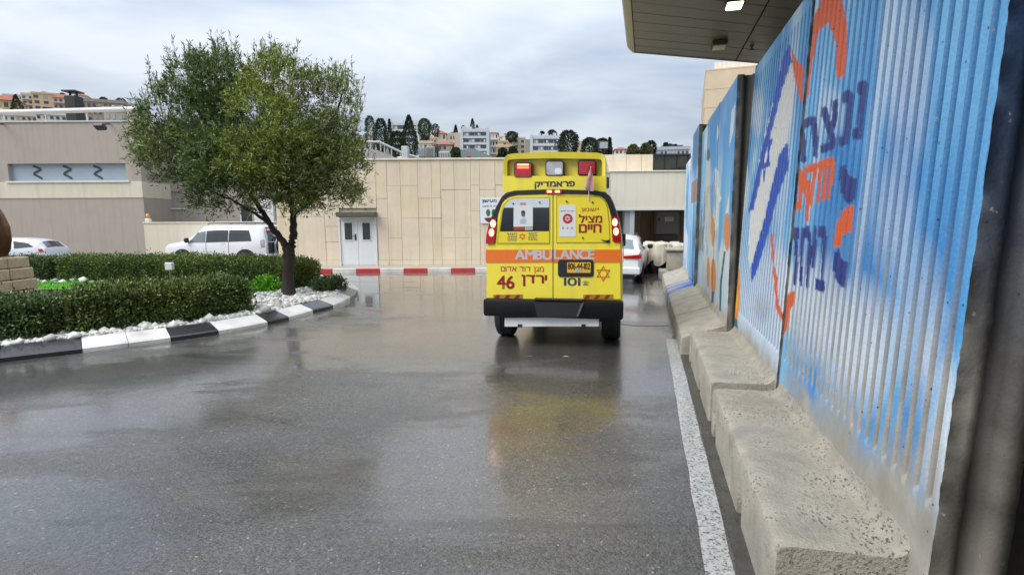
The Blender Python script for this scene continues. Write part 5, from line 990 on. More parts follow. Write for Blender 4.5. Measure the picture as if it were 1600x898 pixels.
# raised roof box
bo = [(150, 216), (150, 100), (152, 78), (158, 64), (170, 55), (190, 51), (280, 46), (367, 44), (455, 44.5), (555, 47), (574, 51), (586, 59), (592, 75), (593, 100), (592, 216)]
bo2 = [AP(*q) for q in bo]; cxx = (bo2[0][0] + bo2[-1][0]) / 2; hb_ = [(x - cxx, z) for x, z in bo2]
MB().extrude([(x * 1.0, z) for x, z in hb_], .15, 3.0).build('roof_box', M_YEL, amb, 30)
inn = [(168, 150), (168, 104), (168.5, 92), (170, 83), (175, 79), (192, 77), (280, 74), (367, 73), (455, 74), (553, 76), (568, 78), (573, 83), (575, 92), (575, 104), (575, 149)]
o_, i_ = hb_, [(x - cxx, z) for x, z in [AP(*q) for q in inn]]; n = len(o_); MB().add([(x * .985, .035, z - .006 * (z > 1.9)) for x, z in o_] + [(x, .05, z) for x, z in i_] + [(x, .11, z) for x, z in o_] + [(x, .145, z) for x, z in i_] + [(x, .151, z) for x, z in o_],
    [q for k in range(n - 1) for q in ((k, k + 1, n + k + 1, n + k), (k, 2 * n + k, 2 * n + k + 1, k + 1), (n + k, n + k + 1, 3 * n + k + 1, 3 * n + k), (2 * n + k, 4 * n + k, 4 * n + k + 1, 2 * n + k + 1))]).build('box_rim', M_YEL, amb, 50)
MB().extrude([(x - cxx, z) for x, z in [AP(*q) for q in [(150, 216), (150, 149), (592, 149), (592, 216)]]], .03, .155).build('box_ledge', M_YEL, amb)
for u0, u1, v0, v1, m, lit in ((197, 275, 90, 157, M_REDL, True), (331, 410, 84, 150, M_CLRL, False), (469, 548, 82, 147, M_REDL, False)):
    bz = plate('beacon', rrect(u0, u1, v0, v1, 9), .03, .16, M_TRIM); le = plate('lens', rrect(u0 + 5, u1 - 5, v0 + 5, v1 - 5, 7), .018, .031, m, bz, 40)
    if lit:
        for v in (98, 110): plate('lit_bar', rrect(212, 261, v, v + 7, 2), .012, .0175, M_LITB if v < 100 else M_LITR, bz)
    else:
        plate('reflector', rrect(u1 - 38, u1 - 9, v1 - 34, v1 - 9, 8), .014, .0175, mat('bright_reflector', (.8, .8, .82), .25, var=.1) if m is M_CLRL else mat('dim_red', (.30, .01, .02), .2, coat=.5), bz)
apl('words', heb('פראמדיק'), 285, 457, 170, 205, .029, M_NV, amb, .03)
plate('side_marker', [(133, 206), (149, 206), (149, 168), (138, 170), (134, 190)], .3, .5, mat('white_lens', (.7, .7, .68), .3)); plate('side_vent', [(592, 196), (600, 192), (600, 148), (592, 145)], .3, .5, M_TRIM)
# bumper, step, under bar, wheels
(bx1, bz1), (bx2, bz2) = AP(74, 738), AP(664, 678); bw = (bx2 - bx1) / 2 - .005
bp_ = MB().box(-bw, bw, -.14, .12, bz1, bz2 - .006, .035).build('rear_bumper', M_BUMP, amb, 30)
sa_ = [AP(u, v) for u, v in ((305, 741), (470, 741), (492, 680), (292, 680))]; MB().extrude(sa_, -.155, -.141).build('step_face', M_TRIM, bp_); MB().box(sa_[3][0], sa_[2][0], -.15, .05, bz2 - .004, bz2 + .012).build('step_tread', M_RUB, bp_)
MB().extrude([AP(u, v) for u, v in ((468, 738), (477, 738), (499, 682), (490, 682))], -.158, -.1415).build('step_edge', mat('worn_edge', (.10, .10, .10), .5), bp_)
ub = plate('under_bar', [(163, 786), (560, 785), (560, 748), (163, 750)], -.06, .02, mat('white_bar_paint', (.78, .80, .82), .4, var=.08, scale=5, dirt=.15))
for u in (228, 496): plate('tow_ring', [(u - 9, 789), (u + 9, 789), (u + 9, 776), (u - 9, 776)], -.07, -.061, M_TRIM, ub)
MB().tube([(-.8, .66, .35), (-.2, .66, .34), (0, .66, .34), (.2, .66, .34), (.8, .66, .35)], [.06, .06, .14, .06, .06], 10).build('rear_axle', M_RUB, amb, 60); MB().box(.2, .6, .2, 1.9, .26, .42, .04).build('fuel_tank', M_RUB, amb); MB().tube([(-.45, .0, .3), (-.45, 1.5, .3)], .04, 8).build('exhaust', M_BLK, amb)
MB().box(-.66, .66, .14, 4.2, .34, .56).build('chassis', M_BLK, amb)
plate('mud_flap', [(560, 800), (575, 800), (575, 735), (560, 735)], .55, .57, M_RUB)
def wheel(par, x, y, r, w, m_rim, rimr=.62, name='wheel', fan=5):
    """tyre round the x axis with shoulders and grooves, and a rim with spokes on its outer side"""
    root = MB(); pr = [(-w / 2, r * .62), (-w / 2, r * .86), (-w * .42, r * .96), (-w * .30, r), (-w * .12, r), (-w * .11, r * .97), (-w * .05, r * .97), (-w * .04, r), (w * .04, r), (w * .05, r * .97), (w * .11, r * .97), (w * .12, r), (w * .30, r), (w * .42, r * .96), (w / 2, r * .86), (w / 2, r * .62)]; n = 28
    vs = [(x + a, y + q * math.cos(2 * math.pi * k / n), r + q * math.sin(2 * math.pi * k / n)) for a, q in pr for k in range(n)]
    t_ = root.add(vs, [(i * n + k, i * n + (k + 1) % n, (i + 1) * n + (k + 1) % n, (i + 1) * n + k) for i in range(len(pr) - 1) for k in range(n)]).build('wheel', M_RUB, par, 30)
    sg_ = 1 if x > 0 else -1; mb = MB(); c = [(y + r * rimr * math.cos(2 * math.pi * k / n), r + r * rimr * math.sin(2 * math.pi * k / n)) for k in range(n)]; mb.extrude(c, x - w * .3, x + sg_ * w * .30, 'x')
    for k in range(fan):
        a = 6.2832 * k / fan; d = Vector((0, math.cos(a), math.sin(a))); e = Vector((0, -math.sin(a), math.cos(a))) * r * .09; p = Vector((x + sg_ * w * .31, y, r)); mb.extrude([((p + d * r * .1 + e)[1], (p + d * r * .1 + e)[2]), ((p + d * r * .1 - e)[1], (p + d * r * .1 - e)[2]), ((p + d * r * .6 - e)[1], (p + d * r * .6 - e)[2]), ((p + d * r * .6 + e)[1], (p + d * r * .6 + e)[2])], x + sg_ * w * .30, x + sg_ * w * .42, 'x')
    mb.build('rim', m_rim, t_); return t_
M_RIM = mat('steel_rim', (.40, .40, .41), .35, metal=.8)
for y in (.66, 3.95):
    for s_ in (-1, 1): wheel(amb, s_ * (HW - .15), y, .35, .26, M_RIM)
# side stripe, windows and mirrors (seen from a step to the side)
for s_ in (-1, 1):
    z0_, z1_ = AP(367, 517)[1], AP(367, 463)[1]; MB().box(*sorted((s_ * (HW + .001), s_ * (HW + .006))), .07, 3.6, z0_, z1_).build('side_stripe', M_ORG, amb)
    mw = HW - .02; MB().extrude([(2.9, 1.22), (3.55, 1.22), (3.35, 1.6), (2.9, 1.62)], s_ * (HW * .97), s_ * (HW * .985), 'x').build('side_window', M_AGLS, amb); m_ = MB().box(*sorted((s_ * (HW - .06), s_ * (HW + .05))), 3.55, 3.65, 1.2, 1.45, .03).build('wing_mirror', M_TRIM, amb)
# the small flag on its stick
fl = thing('small_flag', 'small limp red and white flag on a stick over the right rear ambulance door', 'flag', AO + HR * AP(517, 250)[0] - HD * .04 + Vector((0, 0, AP(517, 250)[1])), -YAW)
z1_ = AP(525, 112)[1] - fl.location[2]; MB().tube([(0, .0, -.01), (.004, -.015, z1_ * .5), (.03, -.03, z1_)], .006, 6).build('stick', M_WPL, fl)
mb = MB(); vs = []; nn_ = 10
for i in range(nn_ + 1):
    q = i / nn_; z = z1_ * (1.0 - .72 * q); wd = .012 + .085 * min(1, q * 1.35)
    for k in range(5): a = k / 4; vs.append((.028 * (1 - q) - wd * .55 + wd * a * 1.2, -.035 + .018 * math.sin(a * 9 + q * 3), z - .015 * a))
mb.add(vs, [(i * 5 + k, i * 5 + k + 1, i * 5 + k + 6, i * 5 + k + 5) for i in range(nn_) for k in range(4)]).build('cloth', mat('faded_flag_cloth', (.42, .25, .25), .8, var=.5, scale=11), fl, 180)

# ================================================================== cars
M_WCAR = mat('white_car_paint', (.72, .73, .75), .28, var=.03, scale=1.5, coat=.8); M_CGL = mat('car_glass', (.02, .026, .03), .06, var=.2, coat=.8); M_LGL = mat('light_car_glass', (.13, .17, .175), .08, var=.15, coat=.8); M_CHR = mat('grey_lamp', (.36, .37, .39), .2, metal=.3, var=.25, scale=10, coat=.6)
class Car:
    def __init__(s, root, L, Wd, top, belt, sill, roofw=.78, m=M_WCAR, belt_w=.985):
        s.root, s.L, s.W, s.top, s.belt, s.sill, s.rw, s.bw = root, L, Wd, top, belt, sill, roofw, belt_w
        ys = sorted(set([y for y, z in top] + list(np.linspace(top[0][0], top[-1][0], 40)))); vs = []
        for y in ys: h = s.sec(y); vs += [(x, y, z) for x, z in h] + [(-x, y, z) for x, z in h[-2:0:-1]]
        n = 2 * len(h) - 2; s.body = MB().add(vs, [(i * n + k, i * n + (k + 1) % n, (i + 1) * n + (k + 1) % n, (i + 1) * n + k) for i in range(len(ys) - 1) for k in range(n)] + [tuple(range(n)), tuple(range(len(vs) - n, len(vs)))]).build('body', m, root, 38)
    def zt(s, y): return float(np.interp(y, *zip(*s.top)))
    def w(s, y): q = abs(2 * y / s.L); return s.W / 2 * (1 - .13 * max(0, q - .55) ** 2 / .2025)
    def sec(s, y):
        zt = s.zt(y); zb = min(float(np.interp(y, *zip(*s.belt))), zt - .03); w = s.w(y); gh = zt - zb; wr = w * (s.rw + (.95 - s.rw) * max(0, 1 - gh / .25)); s0 = s.sill
        return [(0, s0), (w * .86, s0), (w * .97, s0 + .08), (w, s0 + (zb - s0) * .45), (w * .995, s0 + (zb - s0) * .8), (w * s.bw, zb), (w * s.bw * .2 + wr * .8, zb + gh * .78), (wr * .9, zt - min(.03, gh * .2)), (wr * .5, zt), (0, zt + .012)]
    def side(s, y, z, o=.006):
        h = s.sec(y); zz = [q[1] for q in h[:8]]; return float(np.interp(z, zz, [q[0] for q in h[:8]])) + o
    def side_panel(s, name, yz, m, sgn, par=None, o=.008):
        ya, yb = min(q[0] for q in yz), max(q[0] for q in yz); vs = []; nc, nr = 9, 5                 # a convex outline laid on the curved flank as a small grid
        for y in np.linspace(ya + 1e-4, yb - 1e-4, nc):
            cr_ = []
            for (y0, z0), (y1, z1) in zip(yz, yz[1:] + yz[:1]):
                if (y0 - y) * (y1 - y) <= 0 and abs(y1 - y0) > 1e-9: cr_.append(z0 + (z1 - z0) * (y - y0) / (y1 - y0))
            vs += [(sgn * s.side(y, z, o), y, z) for z in np.linspace(min(cr_), max(cr_), nr)]
        return MB().add(vs, [(i * nr + k, i * nr + k + 1, (i + 1) * nr + k + 1, (i + 1) * nr + k) for i in range(nc - 1) for k in range(nr - 1)]).build(name, m, par or s.root, 60)
    def rear_panel(s, name, y0, y1, fx, m, par=None, o=.012, z_=None):
        """a pane lying on the upper surface between y0 and y1, fx of its half width"""
        vs = []; xs = [-fx, -fx * .5, 0, fx * .5, fx]
        for y in np.linspace(y0, y1, 4):
            h = s.sec(y); 
            for f in xs: ax = abs(f) * h[7][0]; vs.append((f * h[7][0], y - o * .8, float(np.interp(ax, [h[9][0], h[8][0], h[7][0]], [h[9][1], h[8][1], h[7][1]])) + o * .6))
        return MB().add(vs, [(r * 5 + k, r * 5 + k + 1, r * 5 + k + 6, r * 5 + k + 5) for r in range(3) for k in range(4)]).build(name, m, par or s.root, 60)
# white off-road car beyond the island, heading left; its own y axis points forwards
SC = .90; q = P(398, 400, 22.0); gz = -.265
sv = thing('offroad_car', 'white off-road car with a spare wheel on its back, beyond the hedges', 'car', (q[0] - 1.72, 23.3, gz), rad(81)); sv.scale = (1.14,) * 3; L_ = 4.3
c = Car(sv, L_, 1.70, [(-2.06, .45), (-2.05, .98), (-1.93, 1.55), (-1.82, 1.645), (-1.2, 1.675), (0, 1.68), (.45, 1.63), (.62, 1.56), (1.22, 1.10), (1.35, 1.07), (1.95, .97), (2.1, .86), (2.15, .5)], [(-2.1, .99), (1.2, .97), (2.2, .9)], .34, .84)
for sg_ in (-1, 1):
    for yz, m in (([(1.05, 1.02), (.34, 1.03), (.34, 1.56), (.56, 1.52)], M_LGL), ([(.31, 1.03), (-.58, 1.05), (-.58, 1.58), (.31, 1.565)], M_CGL), ([(-.61, 1.05), (-1.52, 1.08), (-1.48, 1.52), (-1.36, 1.57), (-.61, 1.58)], M_CGL)): c.side_panel('side_window', yz, m, sg_)
    c.side_panel('door_line', [(.32, .50), (.305, .50), (.305, 1.06), (.32, 1.06)], M_GAP, sg_); c.side_panel('door_line', [(-.60, .55), (-.615, .55), (-.615, 1.09), (-.60, 1.09)], M_GAP, sg_)
    c.side_panel('tail_lamp', [(-1.86, .84), (-2.02, .86), (-1.99, 1.14), (-1.84, 1.10)], M_CHR, sg_)
    c.side_panel('door_handle', [(-.28, .98), (-.46, .985), (-.46, 1.02), (-.28, 1.015)], M_WCAR, sg_, o=.02)
    m = MB(); m.box(*sorted((sg_ * .84, sg_ * .99)), .98, 1.10, 1.02, 1.20, .03); m.build('wing_mirror', M_TRIM, sv)
    for y in (-1.27, 1.30):
        MB().extrude([(y + .43 * math.cos(a), .36 + .43 * math.sin(a)) for a in np.linspace(0, math.pi, 16)], sg_ * .835, sg_ * .858, 'x').build('wheel_arch', M_TRIM, sv); wheel(sv, sg_ * .76, y, .34, .22, M_RIM)
    MB().tube([(sg_ * .60, -1.6, 1.70), (sg_ * .61, -1.5, 1.735), (sg_ * .62, .2, 1.735), (sg_ * .6, .35, 1.69)], .018, 6).build('roof_rail', M_TRIM, sv)
rw_ = c.rear_panel('rear_window', -2.035, -1.885, .92, M_CGL)
for x in (-.34, .34): MB().box(x - .15, x + .15, -1.955, -1.93, 1.44, 1.50, .01).build('lit_brake_lamp', M_LITR, rw_)
sp3 = MB(); vs = []
MB().extrude([(.10 + .34 * math.cos(2 * math.pi * k / 24), .88 + .34 * math.sin(2 * math.pi * k / 24)) for k in range(24)], -2.30, -2.06).build('spare_wheel_cover', M_WCAR, sv, 40)
MB().extrude([(.10 + .355 * math.cos(2 * math.pi * k / 24), .88 + .355 * math.sin(2 * math.pi * k / 24)) for k in range(24)], -2.22, -2.13).build('spare_tyre', M_RUB, sv, 40)
MB().box(-.62, -.30, -2.09, -2.045, .62, 1.02).build('black_panel', M_TRIM, sv); MB().box(-.10, .36, -2.325, -2.305, .80, .92).build('number_plate', M_PLATE, sv); MB().box(-.12, .38, -2.335, -2.303, .925, .965).build('plate_lamp', M_TRIM, sv)
MB().box(-.80, .80, -2.14, -1.95, .38, .60, .04).build('rear_bumper', M_WCAR, sv); MB().tube([(.0, -2.1, 1.12), (-.15, -2.08, 1.22), (-.28, -2.03, 1.30)], .014, 6).build('rear_wiper', M_WPL, sv)
MB().tube([(.2, -1.3, 1.69), (.2, -1.6, 1.95)], .008, 5).build('antenna', M_TRIM, sv)
# silver white hatchback at the far left
hq = P(94, 395, 21.0); hc = thing('hatchback_car', 'white hatchback car half hidden behind the sculpture and the far hedge', 'car', (hq[0] - 2.5, 21.4, -.17), rad(97))
c = Car(hc, 3.9, 1.58, [(-1.93, .4), (-1.92, .78), (-1.87, .95), (-1.62, 1.22), (-1.30, 1.30), (-.9, 1.345), (-.2, 1.36), (.35, 1.30), (1.02, .94), (1.6, .80), (1.9, .62), (1.94, .4)], [(-1.95, .90), (0, .86), (1.1, .84), (1.95, .7)], .22, .76, mat('pearl_white_paint', (.66, .68, .73), .28, var=.03, coat=.8))
for sg_ in (-1, 1):
    for yz in ([(.80, .90), (.02, .91), (.02, 1.23), (.32, 1.21)], [(-.03, .91), (-.72, .93), (-.70, 1.24), (-.03, 1.235)], [(-.77, .93), (-1.50, 1.0), (-1.30, 1.15), (-.76, 1.235)]): c.side_panel('side_window', yz, M_CGL, sg_)
    c.side_panel('tail_lamp', [(-1.70, .80), (-1.86, .80), (-1.80, .93), (-1.66, .92)], M_REDL, sg_, o=.012); MB().box(*sorted((sg_ * .78, sg_ * .93)), .66, .76, .87, 1.0, .03).build('wing_mirror', MATS['pearl_white_paint'], hc)
    for y in (-1.2, 1.2): wheel(hc, sg_ * .70, y, .29, .19, M_RIM)
c.rear_panel('rear_window', -1.85, -1.64, .86, M_CGL)
# white car ahead of the ambulance
wq = P(1003, 432, 14.2); wc = thing('white_saloon_car', 'white saloon car parked ahead of the ambulance, only its right rear side showing', 'car', W(0, 0) + Vector((wq[0], 14.2, 0)) - DT * .70 + DS * 1.95, -WA - rad(2.5))
c = Car(wc, 3.95, 1.58, [(-1.98, .38), (-1.97, .62), (-1.93, .84), (-1.72, .92), (-1.12, 1.20), (-.6, 1.29), (.1, 1.30), (.5, 1.24), (1.1, .90), (1.7, .78), (1.95, .6), (1.98, .4)], [(-2, .88), (0, .84), (1.1, .82), (2, .7)], .20, .74)
for sg_ in (-1, 1):
    for yz in ([(.85, .87), (.05, .88), (.05, 1.17), (.40, 1.15)], [(.0, .88), (-.75, .91), (-.70, 1.16), (.0, 1.175)]): c.side_panel('side_window', yz, M_CGL, sg_)
    m = MB(); m.box(*sorted((sg_ * .80, sg_ * .97)), .62, .74, .84, .98, .04); m.build('wing_mirror', M_TRIM, wc)
    for y in (-1.2, 1.25): wheel(wc, sg_ * .70, y, .285, .19, M_RIM)
    tl_ = MB().extrude([(sg_ * .30, .70), (sg_ * .76, .69), (sg_ * .775, .80), (sg_ * .62, .79), (sg_ * .30, .76)], -2.0, -1.90).build('tail_lamp', M_REDL, wc)
    MB().box(*sorted((sg_ * .35, sg_ * .66)), -2.02, -1.95, .34, .37).build('reflector', M_REDL, wc)
    MB().tube([(sg_ * .5, -.5, 1.29), (sg_ * .5, -.45, 1.325), (sg_ * .52, .3, 1.325), (sg_ * .5, .36, 1.28)], .014, 6).build('roof_rail', M_TRIM, wc)
c.rear_panel('rear_window', -1.68, -1.16, .92, M_LGL); MB().box(-.74, .74, -2.03, -1.9, .26, .46, .04).build('rear_bumper', M_WCAR, wc); MB().box(-.60, .60, -2.0, -1.85, .14, .262, .02).build('bumper_skirt', M_TRIM, wc); MB().box(-.24, .24, -2.0, -1.96, .56, .66).build('number_plate', M_PLATE, wc)

# ================================================================== covered scooters by the car port
M_TARP = mat('white_tarpaulin', (.54, .50, .41), .7, var=.22, scale=4, bump=.25, bscale=9)
def scooter(label, x0, x1, y0, y1, Y, seed):
    a, b = P(x0, y1, Y), P(x1, y0, Y); hw = (b[0] - a[0]) / 2 * 1.12; h = b[2]; root = thing('covered_scooter', label, 'covered scooter', ((a[0] + b[0]) / 2, Y + .3, 0), 0, 'scooters under white covers by the car port'); rs = random.Random(seed)
    n, lv = 40, 9; vs = []
    for j in range(lv + 1):
        q = j / lv
        for k in range(n):
            th = 2 * math.pi * k / n; ct, sn = math.cos(th), math.sin(th); sq = (abs(ct) ** 5 + abs(sn) ** 5) ** (-1 / 5); fold = 1 + (.10 * math.sin(7 * th + seed) + .07 * math.sin(13 * th + 2 * seed) + .05 * math.sin(19 * th)) * (1 - q) ** .7 
            rr_ = (1 - .18 * q ** 1.5) * (1 if q < .86 else (1 - q) / .14 * .9 + .1); z = a[2] + (h - a[2]) * (q / .86 * .97 if q < .86 else .97 + (q - .86) * .2) - (.10 * (1 - q) * math.sin(3 * th + seed)) + .05 * h * math.cos(th + seed) * q
            vs.append((hw * ct * sq * fold * rr_, .5 * sn * sq * fold * rr_, max(.12, z)))
    MB().add(vs, [(j * n + k, j * n + (k + 1) % n, (j + 1) * n + (k + 1) % n, (j + 1) * n + k) for j in range(lv) for k in range(n)] + [tuple(range(lv * n, lv * n + n))]).build('cover', M_TARP, root, 35)
    for x in (-hw * .55, hw * .45):
        mb = MB(); mb.disc(x, .22, .22, -.22, -.06, 20); mb.build('wheel', M_RUB, root, 40)
    MB().box(-hw * .8, hw * .8, -.2, .3, .15, .45).build('frame', M_BLK, root)
scooter('scooter under a white cover next to the white saloon car', 996, 1026, 379, 409, 17.6, 1.)
scooter('scooter under a white cover, middle one of the three covered', 1025, 1051.5, 379, 411, 17.2, 2.3)
scooter('scooter under a white cover, closest to the painted wall end', 1052, 1080, 380, 410, 17.4, 4.1)
# bits of litter on the wet road
for u, v, lab in ((884, 558, 'pale fallen leaf on the wet road behind the ambulance'), (828, 558, 'brown fallen leaf on the wet road, left behind the ambulance')):
    p = G(u, v); l = tag(MB().add([(-.05, 0, .004), (0, .022, .014), (.05, 0, .006), (0, -.022, .012)], [(0, 1, 2), (0, 2, 3)]).build('fallen_leaf', mat('pale_dry_leaf', (.42, .36, .24), .6) if u > 850 else mat('brown_dry_leaf', (.18, .11, .06), .6)), lab, 'leaf'); l.location = (p[0], p[1], .003)
# ================================================================== hillside town
SK = [(-400, 165), (-100, 160), (0, 158), (100, 160), (200, 172), (330, 186), (450, 196), (580, 205), (650, 214), (760, 222), (830, 226), (900, 228), (1000, 236), (1100, 240), (1300, 245), (1800, 250)]
def ridge(X, Y): px = 800 + FPX * np.asarray(X) / np.asarray(Y); return np.interp(px, *zip(*SK))
def hill_z(X, Y): return -.5 + (np.maximum(0, 347 - ridge(X, Y) - 2) * np.asarray(Y) / FPX) * sstep(70, 300, np.asarray(Y, float)) * .93 + (vnoise(np.asarray(X, float) * .02, np.asarray(Y, float) * .02, 3, 3) - .5) * 3 * sstep(80, 200, np.asarray(Y, float))
M_HILL = mat('hill_scrub', (.13, .125, .075), .9, var=.45, scale=.05)
xs, ys = np.arange(-520, 521, 10.), np.arange(70, 421, 8.); X, Y = np.meshgrid(xs, ys); Z = hill_z(X, np.minimum(Y, 330)) - np.maximum(0, Y - 340) * .25
V = np.c_[X.ravel(), Y.ravel(), Z.ravel()]; nx = len(xs); i, j = np.meshgrid(np.arange(nx - 1), np.arange(len(ys) - 1)); a = (j * nx + i).ravel(); me = fastmesh('hillside', V, np.c_[a, a + 1, a + nx + 1, a + nx], M_HILL); me.shade_smooth(); tag(link('hillside', me), kind='structure')
def wallmat(k): 
    c = {'cream': (.58, .50, .40), 'tan': (.56, .43, .29), 'pink': (.55, .43, .36), 'grey': (.38, .42, .47), 'white': (.66, .63, .58), 'stone': (.42, .37, .31), 'ochre': (.60, .43, .24), 'brown': (.33, .27, .22)}[k]; return mat('far_wall_' + k, c, .8, var=.1, scale=.25, streak=.2)
M_FWIN = mat('far_window', (.05, .06, .07), .2, var=.3, coat=.3); M_FSHUT = mat('far_shutter', (.30, .32, .33), .5); M_TILE = mat('red_roof_tiles', (.33, .11, .065), .8, var=.25, scale=.6); M_FROOF = mat('flat_roof', (.40, .38, .35), .8, var=.15, scale=.3); M_TANK = mat('water_tank', (.60, .60, .60), .5)
unitbox = {}
def wmesh(w_, h_, d_, m):
    k = (round(w_, 2), round(h_, 2), round(d_, 2), m.name)
    if k not in unitbox: unitbox[k] = MB().box(-w_ / 2, w_ / 2, -d_, 0, 0, h_).mesh('window', m)
    return unitbox[k]
def house(label, x0, x1, y0, y1, D, wall, roof='flat', grid=(3, 2), dep=None, balc=False, kind='house', group='houses on the far hillside', wmat=None):
    a, b = P(x0, y1, D), P(x1, y0, D); wd = b[0] - a[0]; g = float(hill_z((a[0] + b[0]) / 2, D)); zb = min(a[2], g) - 3; h = b[2] - zb; dep = dep or max(6, wd * .6)
    r = thing(kind, label, 'building' if kind != 'house' else 'house', ((a[0] + b[0]) / 2, D, zb), math.atan2(-(a[0] + b[0]) / 2, D) * .6, group if kind == 'house' else 'apartment blocks on the far hillside')
    m = wallmat(wall); vis = b[2] - a[2]; MB().box(-wd / 2, wd / 2, 0, dep, 0, h).build('wall', m, r)
    if roof == 'flat':
        rf = MB(); rf.box(-wd / 2 - .15, wd / 2 + .15, -.15, .25, h, h + .7); rf.box(-wd / 2 - .15, wd / 2 + .15, dep - .25, dep, h, h + .7); rf.box(-wd / 2 - .15, -wd / 2 + .15, .25, dep - .25, h, h + .7); rf.box(wd / 2 - .15, wd / 2 + .15, .25, dep - .25, h, h + .7); rf.build('parapet', m, r)
        t = MB(); 
        for q in range(random.randint(1, 3)): xx = random.uniform(-.4, .4) * wd; t.box(xx - .6, xx + .6, dep * .4, dep * .4 + 1.0, h + .02, h + random.uniform(1.1, 1.7))
        t.build('water_tank', random.choice((M_TANK, MATS['black_metal'], M_TANK)), r)
    else:
        rh = min(wd * .28, vis * .35); e = .4; MB().add([(-wd / 2 - e, -e, h + .01), (wd / 2 + e, -e, h + .01), (wd / 2 + e, dep + e, h + .01), (-wd / 2 - e, dep + e, h + .01), (-wd * .18, dep / 2, h + rh), (wd * .18, dep / 2, h + rh)], [(0, 1, 5, 4), (1, 2, 5), (2, 3, 4, 5), (3, 0, 4), (0, 3, 2, 1)]).build('roof', M_TILE, r)
    c_, r_ = grid; cw, chh = wd / c_, vis / r_
    for i in range(c_):
        for j in range(r_):
            ww, wh = cw * .5, chh * .5; o = link('window', wmesh(ww, wh, .06, wmat or (M_FWIN if random.random() < .75 else M_FSHUT)), r, (-wd / 2 + cw * (i + .5) + random.uniform(-.06, .06) * cw, -.004, h - vis + chh * (j + .28)))
    if balc:
        for j in range(r_): MB().box(-wd * .46, wd * .46, -1.3, -.08, h - vis + chh * j + .05, h - vis + chh * (j + .24)).build('balcony', m, r)
    return r
def block(label, x0, x1, y0, y1, D, floors, bays, wing=None):
    """a slab apartment block: pale frame of fins and floor bands, ribbon windows with panes and shutters between"""
    a, b = P(x0, y1, D), P(x1, y0, D); wd = b[0] - a[0]; g = float(hill_z((a[0] + b[0]) / 2, D)); zb = min(a[2], g) - 3; h = b[2] - zb; vis = b[2] - a[2]
    r = thing('apartment_block', label, 'apartment block', ((a[0] + b[0]) / 2, D, zb), 0, 'apartment blocks on the far hillside'); m = wallmat('grey'); lt = mat('pale_blue_frame', (.50, .55, .60), .7, var=.06, scale=.3)
    MB().box(-wd / 2, wd / 2, 0, 12, 0, h).build('wall', m, r); fh = vis / (floors + .35)
    for sgn in (-1, 1): MB().box(*sorted((sgn * wd * .5, sgn * wd * .41)), -.5, -.004, 0, h + .3).build('fin', lt, r)
    for j in range(floors + 1): MB().box(-wd * .41 + .01, wd * .41 - .01, -.35, -.004, h - fh * j - fh * .38, h - fh * j + (.2 if j == 0 else 0)).build('floor_band', lt, r)
    for j in range(floors):
        for i in range(bays):
            cw = wd * .80 / bays; x = -wd * .40 + cw * (i + .5); f = link('window', wmesh(cw * .86, fh * .52, .1, M_FSHUT if (i * 7 + j * 3) % 5 == 0 else M_FWIN), r, (x, -.01, h - fh * (j + 1) + .05))
            if (i + j) % 2 == 0: link('pane', wmesh(cw * .3, fh * .36, .03, M_TANK), f, (cw * .2, -.11, fh * .07))
    t = MB()
    for q in range(8): xx = -wd * .42 + wd * .84 * q / 7; t.box(xx - .5, xx + .5, 4, 5, h + .25, h + random.uniform(.9, 1.8))
    t.build('roof_tanks', lt, r)
    if wing: MB().box(-wd / 2 - (P(wing[1], y0, D)[0] - P(wing[0], y0, D)[0]), -wd / 2 - .01, 1, 11, 0, h - .8).build('side_wing', wallmat(wing[2]), r)
    return r
random.seed(21)
# left of the olive tree
house('long low whitish houses on the ridge behind the dark cypress at the far left', 12, 42, 149.5, 176, 285, 'white', 'flat', (7, 4))
house('ochre house with arched windows at the left edge above the roof rail', -14, 22, 156, 186, 170, 'ochre', 'tile', (4, 2))
house('cream block with balconies left of the tan block', 39.5, 57, 148.5, 182, 215, 'cream', 'flat', (3, 4), balc=True)
house('tan block with three small windows in a column, left of the black flue', 57.3, 88, 147.5, 182, 214, 'tan', 'flat', (3, 4))
house('pale house between the tan block and the black flue', 88.5, 112, 153, 182, 212, 'pink', 'tile', (4, 3), balc=True)
house('small house with a red tiled roof before the tan block', 27, 45, 174, 188, 150, 'white', 'tile', (3, 1))
house('grey brown wide building right of the black flue', 127, 187, 160, 192, 120, 'brown', 'flat', (9, 3), dep=12)
house('pale house roof showing just right of the black flue top', 121, 134, 149.5, 172, 250, 'white', 'tile', (3, 2))
house('small tan house with pale blue shutters beside the olive tree', 167, 200, 174, 192, 90, 'tan', 'flat', (4, 1), wmat=mat('pale_blue_shutter', (.36, .44, .52), .5))
house('distant pinkish houses beside the left side of the olive crown', 196, 226, 164, 190, 240, 'pink', 'flat', (5, 3))
house('low white house under the roof rail, nearest the left edge', -10, 28, 180, 198, 95, 'white', 'flat', (5, 2))
house('low cream house under the roof rail, second from the left edge', 30, 62, 182, 198, 92, 'cream', 'flat', (5, 2))
house('low white house under the roof rail, touching the black flue', 64, 108, 180, 198, 90, 'white', 'flat', (6, 2))
